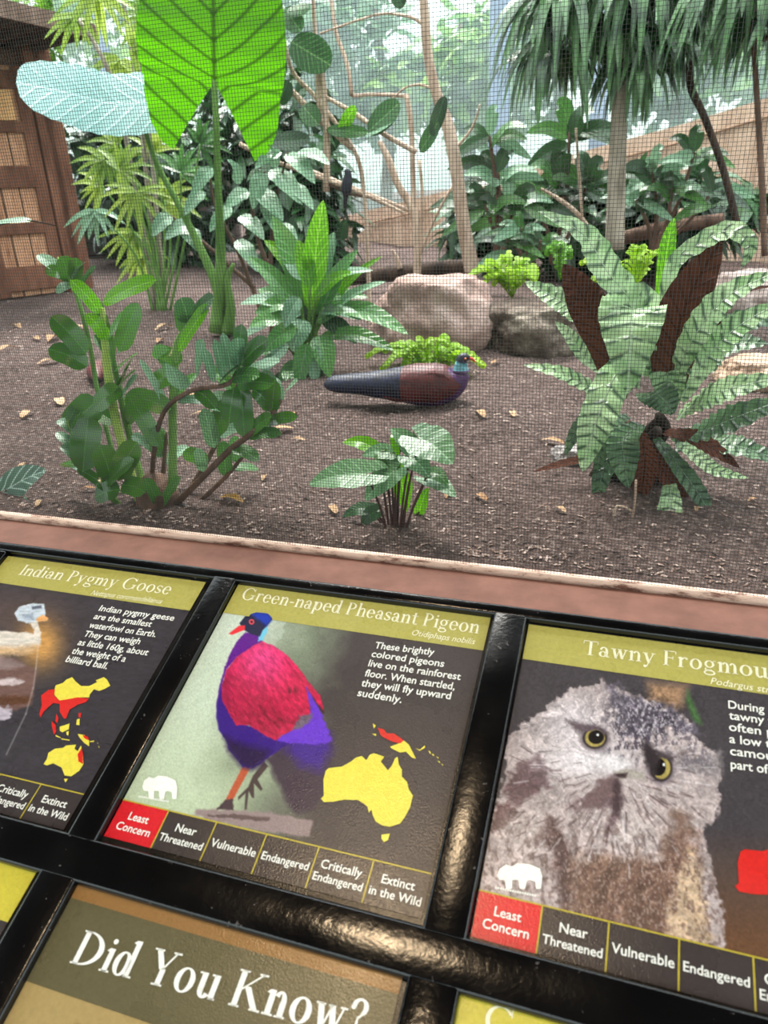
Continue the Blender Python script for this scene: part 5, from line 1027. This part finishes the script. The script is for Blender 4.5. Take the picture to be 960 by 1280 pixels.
# ---- small dark bird on the branch
bp = at(432, 236, YR)
t = thing('bird', 'small dark bird perched on the thin pale branch, seen from behind', 'bird', bp, None)
mb = MB(); mb.tube([at(434, 210, YR-.02), at(434, 213, YR-.02), at(435, 219, YR-.02), at(434, 228, YR-.02), at(433, 238, YR-.02), at(432, 247, YR-.01), at(431, 260, YR)], [.003, .016, .019, .028, .026, .012, .008], 12, sub=4); mb.build('body', plain('black_plumage', (36, 38, 52), .5), t)
mb = MB(); mb.tube([at(437, 214, YR-.02), at(441, 215, YR-.03)], [.006, .001], 6); mb.build('beak', flat('dark_beak', (30, 28, 28)), t)
# ---- dark strap-leaved plants at the right back
def cordy(label, base, stems, Y, mats, L=64, wp=17):
    t, g = plant('cordyline', label, 'plant', *base, group='broad-leaved plants at the back right')
    for (x, y, n) in stems:
        stalk(t, 'stem', [base, ((base[0]+x)/2+6, (base[1]+y)/2), (x, y)], Y, [7, 5, 4], ST['brown'], 7)
        for i in range(n):
            a = math.radians(90+(i-(n-1)/2)*(250/n)+rr.uniform(-10, 10)); l = L*rr.uniform(.75, 1.15); dz = rr.uniform(-.12, .05); yy = y+i % 3*8
            blade(t, 'leaf', [(x, yy), (x+math.cos(a)*l*.5, yy-math.sin(a)*l*.5, dz/2), (x+math.cos(a)*l, yy-math.sin(a)*l*.75+l*.22, dz)], Y, wp*rr.uniform(.8, 1.2), LM[rr.choice(mats)], rr.uniform(.4, .8), fold=.15, prof=lance, nt=8, ns=2)
cordy('tall dark plant with upright paddle leaves right of the pale leaning trunk', (618, 335), ((612, 170, 7), (622, 215, 8), (606, 255, 8), (640, 255, 6)), 4.7, ['dark', 'mid', 'silver', 'dark'])
cordy('dark plant with long arching leaves left of the drooping palm trunk', (690, 330), ((712, 165, 6), (700, 230, 7), (735, 225, 6), (668, 255, 7)), 4.9, ['dark', 'dark', 'mid'], 74, 22)
cordy('low dark plant with clustered leaves right of the drooping palm trunk', (815, 318), ((815, 215, 8), (840, 235, 8), (868, 190, 7), (795, 250, 6), (890, 240, 6)), 4.7, ['dark', 'mid', 'dark', 'silver'], 52, 16)
cordy('small dark plant behind the bright fern, beside the boulder', (655, 338), ((650, 285, 7), (636, 300, 6), (676, 300, 6)), 4.3, ['dark', 'mid', 'silver'], 44, 13)
# ---- drooping palm trees at top right
def droopy(label, trunk, twp, Y, crowns, mat):
    t, g = plant('drooping_palm', label, 'palm', *trunk[0], group=None)
    stalk(t, 'trunk', trunk, Y, twp, mat, 12)
    for (x, y, L, n) in crowns:
        c = at(x, y, Y); k_ = mpp(c); mb = MB()
        for i in range(n):
            a = rr.uniform(0, 2*math.pi); s_ = rr.uniform(.25, 1)**.6; l = L*rr.uniform(.7, 1.1)*k_; h = V((math.cos(a)*s_, math.sin(a)*s_*.8, 0)); q = rr.uniform(.35, 1)
            P_ = [c+h*.03, c+h*l*.32+UP*l*rr.uniform(.0, .2), c+h*l*.60-UP*l*.16*q, c+h*l*.78-UP*l*.75*q]
            leaf(mb, P_, rr.uniform(11, 19)*k_, (h+UP*.7+V((0, -.4, 0))), .2, nt=9, ns=1, prof=strap)
        mb.build('leaf_cluster', LM['droop'], t)
        stalk(t, 'branch', [trunk[-1], ((trunk[-1][0]+x)/2, (trunk[-1][1]+y)/2+6), (x, y)], Y, [8, 6, 4], mat, 7)
droopy('palm with straight pale trunk and drooping strap leaves right of centre', [(768, 312), (771, 220), (775, 120), (778, 30)], [24, 22, 19, 17], 4.3, [(700, 10, 150, 60), (735, -30, 140, 60), (690, 70, 120, 40), (800, -10, 150, 60), (830, 60, 90, 34), (765, 40, 130, 50), (790, 90, 100, 30)], ST['grey'])
droopy('palm with thin dark curved trunk and drooping strap leaves at the top right', [(926, 300), (905, 215), (880, 145), (862, 100), (868, 20)], [9, 9, 9, 10, 9], 4.5, [(880, -20, 130, 60), (850, -30, 120, 40), (905, 20, 120, 44), (858, 40, 80, 30)], ST['dark'])
droopy('palm with thin brown trunk and pale drooping leaves at the right edge', [(956, 320), (952, 220), (946, 120), (942, 50)], [8, 8, 7, 7], 4.0, [(930, -20, 150, 50), (965, 0, 140, 40), (985, 30, 120, 30)], ST['brown'])
# ---- bright ferns
def fern(label, px, py, Y, fr_, L, mat='bright'):
    t, g = plant('fern', label, 'fern', px, py, 'bright ferns around the boulders'); base = at(px, py, Y); k_ = mpp(base)
    for (tx, ty) in fr_:
        tip = at(tx, ty, Y+rr.uniform(-.1, .05)); mid = base.lerp(tip, .55)+UP*.06; P_, T = spline([base, mid, tip], 8); mb = MB(); mb.tube([base, mid, tip], [.004, .003, .001], 5)
        for i in range(3, len(P_)):
            s_ = math.sin(math.pi*(i/len(P_))**.8)*L*k_; d_ = (P_[i]-P_[i-1]).normalized(); sd = d_.cross(UP).normalized()
            for sg in (-1, 1):
                e_ = P_[i]+sd*sg*s_*.6+UP*s_*.35*rr.uniform(.4, 1.2)+d_*s_*.3
                leaf(mb, [P_[i], P_[i].lerp(e_, .5)+UP*.006, e_-UP*.01], 6.5*k_, hintmix(P_[i], .5), .1, nt=4, ns=1, prof=oblong)
        mb.build('frond', LM[mat], t)
fern('bright yellow-green fern beside the boulder, left of the crocodile fern', 640, 372, 3.5, [(588, 346), (608, 336), (630, 328), (655, 334), (668, 350), (618, 356), (650, 352), (600, 362)], 26)
fern('bright yellow-green fern behind the rusty fronds of the crocodile fern', 780, 395, 2.9, [(728, 330), (752, 326), (770, 338), (800, 312), (824, 318), (742, 352), (806, 330), (760, 360), (745, 315)], 26)
fern('bright yellow-green low fern just behind the sitting pigeon', 535, 470, 2.75, [(460, 446), (482, 440), (506, 444), (530, 436), (560, 432), (590, 446), (604, 458), (478, 462), (505, 458), (560, 456), (584, 470)], 20)
fern('yellow-green grassy tuft below the left end of the crocodile fern fronds', 700, 350, 3.3, [(684, 318), (694, 312), (712, 322), (700, 316)], 12, 'peaceb')
# ---- boulders and logs
def rock(name, label, cat, px, py, Y, sz, mat, seed, rough=.18, rotz=0.0, sharp=1.0):
    c = ground(px, py)+UP*sz[2]*Y; t = bpy.data.meshes.new(name); import bmesh
    bm = bmesh.new(); bmesh.ops.create_icosphere(bm, subdivisions=5, radius=1)
    from mathutils import noise
    for v in bm.verts:
        p = v.co.copy(); d_ = noise.fractal(p*1.1+V((seed, 0, 0)), 1, 2, 5)*rough*1.6+noise.fractal(p*3.5+V((0, seed, 0)), .8, 2, 4)*rough*.35
        q = p*(1+d_); q.z = min(q.z, .62+.12*noise.noise(p*1.5+V((seed, 3, 1)))) if sharp else q.z
        v.co = V((q.x*sz[0], q.y*sz[1], q.z*sz[2]))
    bm.to_mesh(t); bm.free(); t.materials.append(mat); t.polygons.foreach_set('use_smooth', [True]*len(t.polygons))
    o = bpy.data.objects.new(name, t); COL.objects.link(o); o.location = c; o.rotation_euler = (0, 0, rotz); return tag(o, label, cat)
def rockmat(name, c, c2, c3):
    t = NT(name); v = t.coord(); n = t.noise(3, 6, .65, v); n2 = t.noise(14, 5, .7, v)
    return t.out(t.pbr(t.ramp(t.math('ADD', t.math('MULTIPLY', n, .6), t.math('MULTIPLY', n2, .4)), (.34, c), (.5, c2), (.66, c3)), .9, t.bump(n2, .7, .04), .2))
RK = rockmat('pinkish_rock', (112, 88, 80), (164, 138, 128), (196, 174, 164)); RD = rockmat('dark_rock', (50, 42, 38), (86, 74, 66), (150, 140, 126))
rock('boulder', 'large pinkish-brown boulder behind the sitting pigeon', 'rock', 538, 434, .45, (.255, .22, .265), RK, 2.0, .16, .3)
rock('boulder', 'low dark boulder with pale top between the pink boulder and the crocodile fern', 'rock', 655, 432, .5, (.25, .2, .155), RD, 5.0, .2, -.2)
rock('boulder', 'pale ribbed stone at the right edge behind the crocodile fern', 'rock', 950, 482, .5, (.14, .12, .085), rockmat('tan_rock', (140, 112, 92), (186, 158, 136), (206, 184, 164)), 8.0, .16)
rock('boulder', 'pale pink stone at the right edge below the reed fence', 'rock', 955, 388, .45, (.24, .2, .17), rockmat('pale_rock', (150, 130, 122), (190, 172, 164), (214, 200, 192)), 11.0, .14)
rock('boulder', 'grey stone resting on the soil under the crocodile fern fronds', 'rock', 712, 578, .5, (.045, .04, .035), rockmat('grey_rock', (110, 104, 104), (150, 144, 142), (176, 170, 168)), 14.0, .16)
t, g = plant('log', 'fallen brown log lying in front of the reed fence at the right', 'log', 830, 300)
stalk(t, 'bark', [(770, 300), (810, 290), (850, 282), (905, 274)], 5.0, [16, 18, 17, 15], ST['brown'], 12)
stalk(t, 'branch_stub', [(845, 280), (850, 270, -.06), (852, 264, -.1)], 4.95, [10, 9, 8], ST['pale'], 8)
t, g = plant('log', 'dark weathered log lying behind the boulder in the middle', 'log', 470, 345)
stalk(t, 'bark', [(420, 350), (480, 343), (560, 335), (640, 330)], 4.9, [18, 20, 20, 16], ST['dark'], 12); stalk(t, 'branch_stub', [(500, 336), (496, 322), (490, 312)], 4.85, [7, 5, 3], ST['pale'], 7)
t, g = plant('branch', 'thin pale stick leaning across the dark plants left of the palm trunk', 'branch', 750, 310)
stalk(t, 'twig', [(752, 312), (726, 272), (700, 250), (676, 236)], 4.5, [5, 6, 5, 3], ST['pale'], 7); stalk(t, 'side_twig', [(728, 274), (724, 220), (720, 160)], 4.5, [3, 4, 3], ST['pale'], 6)
# ---- pheasant pigeons
def feather(name, c, c2, sc=40):
    t = NT(name); v = t.scaled(t.coord(), (.5, 1, 1)); n = t.noise(sc, 4, .6, v)
    return t.out(t.pbr(t.ramp(n, (.35, c), (.65, c2)), .5, t.bump(n, .4, .005), .4))
FM = feather('maroon_plumage', (62, 22, 25), (100, 40, 40)); FN = feather('dark_blue_plumage', (16, 18, 36), (34, 40, 70)); FB = feather('black_plumage', (22, 24, 34), (40, 44, 62)); FP = feather('purple_plumage', (60, 32, 74), (86, 46, 96)); FCY = feather('cyan_nape', (70, 130, 150), (120, 180, 190)); FR = flat('red_beak', (196, 60, 52))
def bird(label, ring, group):
    """ring = (point, half width, half height, material index) from tail to beak: one continuous body"""
    g = ground(*topx(V((ring[len(ring)//2][0].x, ring[len(ring)//2][0].y, 0))))
    t = thing('pheasant_pigeon', label, 'bird', g, group)
    P_, T = spline([r[0] for r in ring], 5); a = np.interp(T, range(len(ring)), [r[1] for r in ring]); h = np.interp(T, range(len(ring)), [r[2] for r in ring])
    mb = MB(); n = 18; vs = []
    for i, p in enumerate(P_):
        tg = (P_[min(i+1, len(P_)-1)]-P_[max(0, i-1)]).normalized(); sd = tg.cross(UP)
        if sd.length < .2: sd = V((0, 1, 0)).cross(tg).cross(tg)*-1
        sd.normalize(); up = sd.cross(tg).normalized()
        for k in range(n): q = 2*math.pi*k/n; vs.append(p+sd*a[i]*math.cos(q)+up*h[i]*math.sin(q)*(1.0 if math.sin(q) > 0 else .95))
    mb.v = [tuple(v) for v in vs]; mb.uv = [(0, 0)]*len(vs)
    for i in range(len(P_)-1):
        mi = ring[min(len(ring)-1, int(round(T[i])))][3]
        for k in range(n):
            q = 2*math.pi*(k+.5)/n; m_ = mi
            if mi == 0 and math.sin(q) < -.55: m_ = 3
            mb.f.append((i*n+k, i*n+(k+1) % n, (i+1)*n+(k+1) % n, (i+1)*n+k)); mb.mi.append(m_)
    mb.f += [tuple(range(n))[::-1], tuple(range((len(P_)-1)*n, len(P_)*n))]; mb.mi += [1, 2]
    o = mb.build('body', [FM, FN, FB, FP, FCY], t)
    return t
YG = 2.28
q_ = lambda x, y, d=0: at(x, y, YG+d)
t = bird('maroon and dark blue pheasant pigeon sitting on the soil facing right', [(q_(408, 480), .022, .012, 1), (q_(418, 480), .036, .028, 1), (q_(450, 480), .046, .036, 1), (q_(485, 481), .058, .05, 1), (q_(520, 481), .07, .068, 0), (q_(548, 481), .068, .07, 0), (q_(566, 476), .052, .056, 0), (q_(575, 468), .03, .032, 3), (q_(576, 458), .02, .021, 4), (q_(578, 449), .018, .018, 2), (q_(583, 447), .013, .013, 2), (q_(587, 448), .006, .006, 2)], None)
mb = MB(); mb.tube([q_(584, 447), q_(590, 449), q_(595, 453)], [.006, .005, .001], 8); mb.build('beak', FR, t)
for s_ in (-1, 1):
    mb = MB(); P_ = [q_(560, 470)+RX*0, q_(530, 478), q_(500, 484), q_(470, 484)]
    off = V((DX.x, DX.y, 0)).normalized()*s_*.062
    leaf(mb, [p+off*(.8 if i in (0, 3) else 1) for i, p in enumerate(P_)], .075, off, -.1, nt=14, ns=3, curl=.15, prof=oblong); mb.build('wing', FM, t)
    mb = MB(); e_ = q_(581, 447)+off*.29; mb.tube([e_, e_+off*.05], [.0035, .002], 8); mb.build('eye', flat('orange_eye', (206, 110, 60), .2), t)
for s_ in (-.025, .025):
    mb = MB(); p = q_(535, 500)+V((0, s_, 0)); mb.tube([p, V((p.x+.02, p.y, gz(p.x, p.y)+.012)), V((p.x+.05, p.y, gz(p.x, p.y)+.008))], [.008, .006, .004], 7); mb.build('leg', flat('orange_leg', (150, 80, 50)), t)
q_ = lambda x, y, d=0: at(x, y, 2.45+d)
t = bird('second maroon pheasant pigeon partly hidden behind the glossy front left plant, seen end on', [(q_(120, 474, -.16), .012, .008, 0), (q_(121, 468, -.1), .03, .026, 0), (q_(122, 466, -.04), .042, .036, 0), (q_(124, 463, .02), .045, .042, 0), (q_(130, 460, .08), .034, .036, 0), (q_(136, 450, .11), .02, .02, 4), (q_(138, 440, .12), .017, .017, 2), (q_(141, 437, .135), .01, .01, 2)], None)
mb = MB(); mb.tube([q_(141, 437, .13), q_(147, 440, .15)], [.005, .001], 7); mb.build('beak', FR, t)
for s_ in (-.022, .022):
    p = q_(124, 466, .02)+V((s_, 0, 0)); mb = MB(); mb.tube([p, V((p.x, p.y, gz(p.x, p.y)+.004))], [.007, .005], 7); mb.build('leg', flat('orange_leg', (150, 80, 50)), t)
# ---- fallen leaves, twigs and bark chips on the soil
dl = [(22, 410), (60, 455), (110, 432), (30, 585), (90, 538), (205, 372), (200, 428), (205, 412), (340, 543), (352, 540), (372, 552), (290, 628), (110, 614), (50, 632), (240, 500), (250, 520), (255, 527), (75, 505), (365, 522), (700, 640), (690, 555), (940, 628), (10, 440), (45, 425), (150, 402), (620, 455), (600, 520), (640, 520), (416, 640), (330, 600), (600, 625), (35, 520), (66, 425), (98, 412), (560, 620), (870, 640)]
for i, (x, y) in enumerate(dl):
    g = ground(x, y); k_ = mpp(g); a = rr.uniform(0, 6.28); L = rr.uniform(16, 34)*k_ if (x, y) != (290, 628) else 42*k_
    d_ = V((math.cos(a), math.sin(a), 0)) if (x, y) not in ((340, 543), (290, 628)) else V((.95, -.2, 0)); mb = MB(); b0 = g+UP*.006
    leaf(mb, [b0-d_*L/2, b0+UP*L*.14, b0+d_*L/2], L*.36, UP, rr.uniform(.1, .4), .03, 2, lance, nt=8, ns=2)
    big = (x, y) == (290, 628)
    o = mb.build('fallen_leaf', LM['dry'] if not big else leafmat('yellowing_leaf', (150, 110, 40), (190, 140, 50), (120, 90, 40), 6, .4, rough=.5), None)
    tag(o, 'yellowing brown fallen leaf at the foot of the glossy front left plant' if big else 'dry tan fallen leaf lying on the dark soil', 'leaf', 'fallen leaves on the soil')
mb = MB()
for k in range(7000):
    y = 1.27+rr.random()**1.8*3.6; x = rr.uniform(-.3-y*1.0, .55+y*.1) if y < 2 else rr.uniform(-1.3*y, .5)
    g = V((x, y, gz(x, y))); s_ = rr.uniform(.0015, .0045)*(1+.25*(y-1.2)); a = rr.uniform(0, 6.28)
    d_ = V((math.cos(a), math.sin(a), rr.uniform(-.2, .2)))*s_*rr.uniform(.8, 1.9); e_ = V((-math.sin(a), math.cos(a), rr.uniform(-.3, .3)))*s_*.6; u_ = UP*s_*.5; p = g+UP*.002
    mb.add([p-d_-e_, p+d_-e_, p+d_+e_, p-d_+e_, p+u_], [(0, 1, 4), (1, 2, 4), (2, 3, 4), (3, 0, 4)], mi=k % 3)
o = mb.build('bark_chips', [flat('chip_tan', (128, 106, 96), .9), flat('chip_grey', (84, 72, 68), .9), flat('chip_pale', (168, 148, 138), .9)], None, smooth=False)
tag(o, 'scattered small bark chips and crumbs over the dark soil', 'mulch', kind='stuff')
t, g = plant('twig', 'thin brown vine twig curling on the soil below the crocodile fern', 'twig', 785, 660)
stalk(t, 'vine', [(795, 600), (792, 640), (782, 658), (768, 650), (772, 632), (792, 640)], 1.5, 3, ST['pale'], 6)
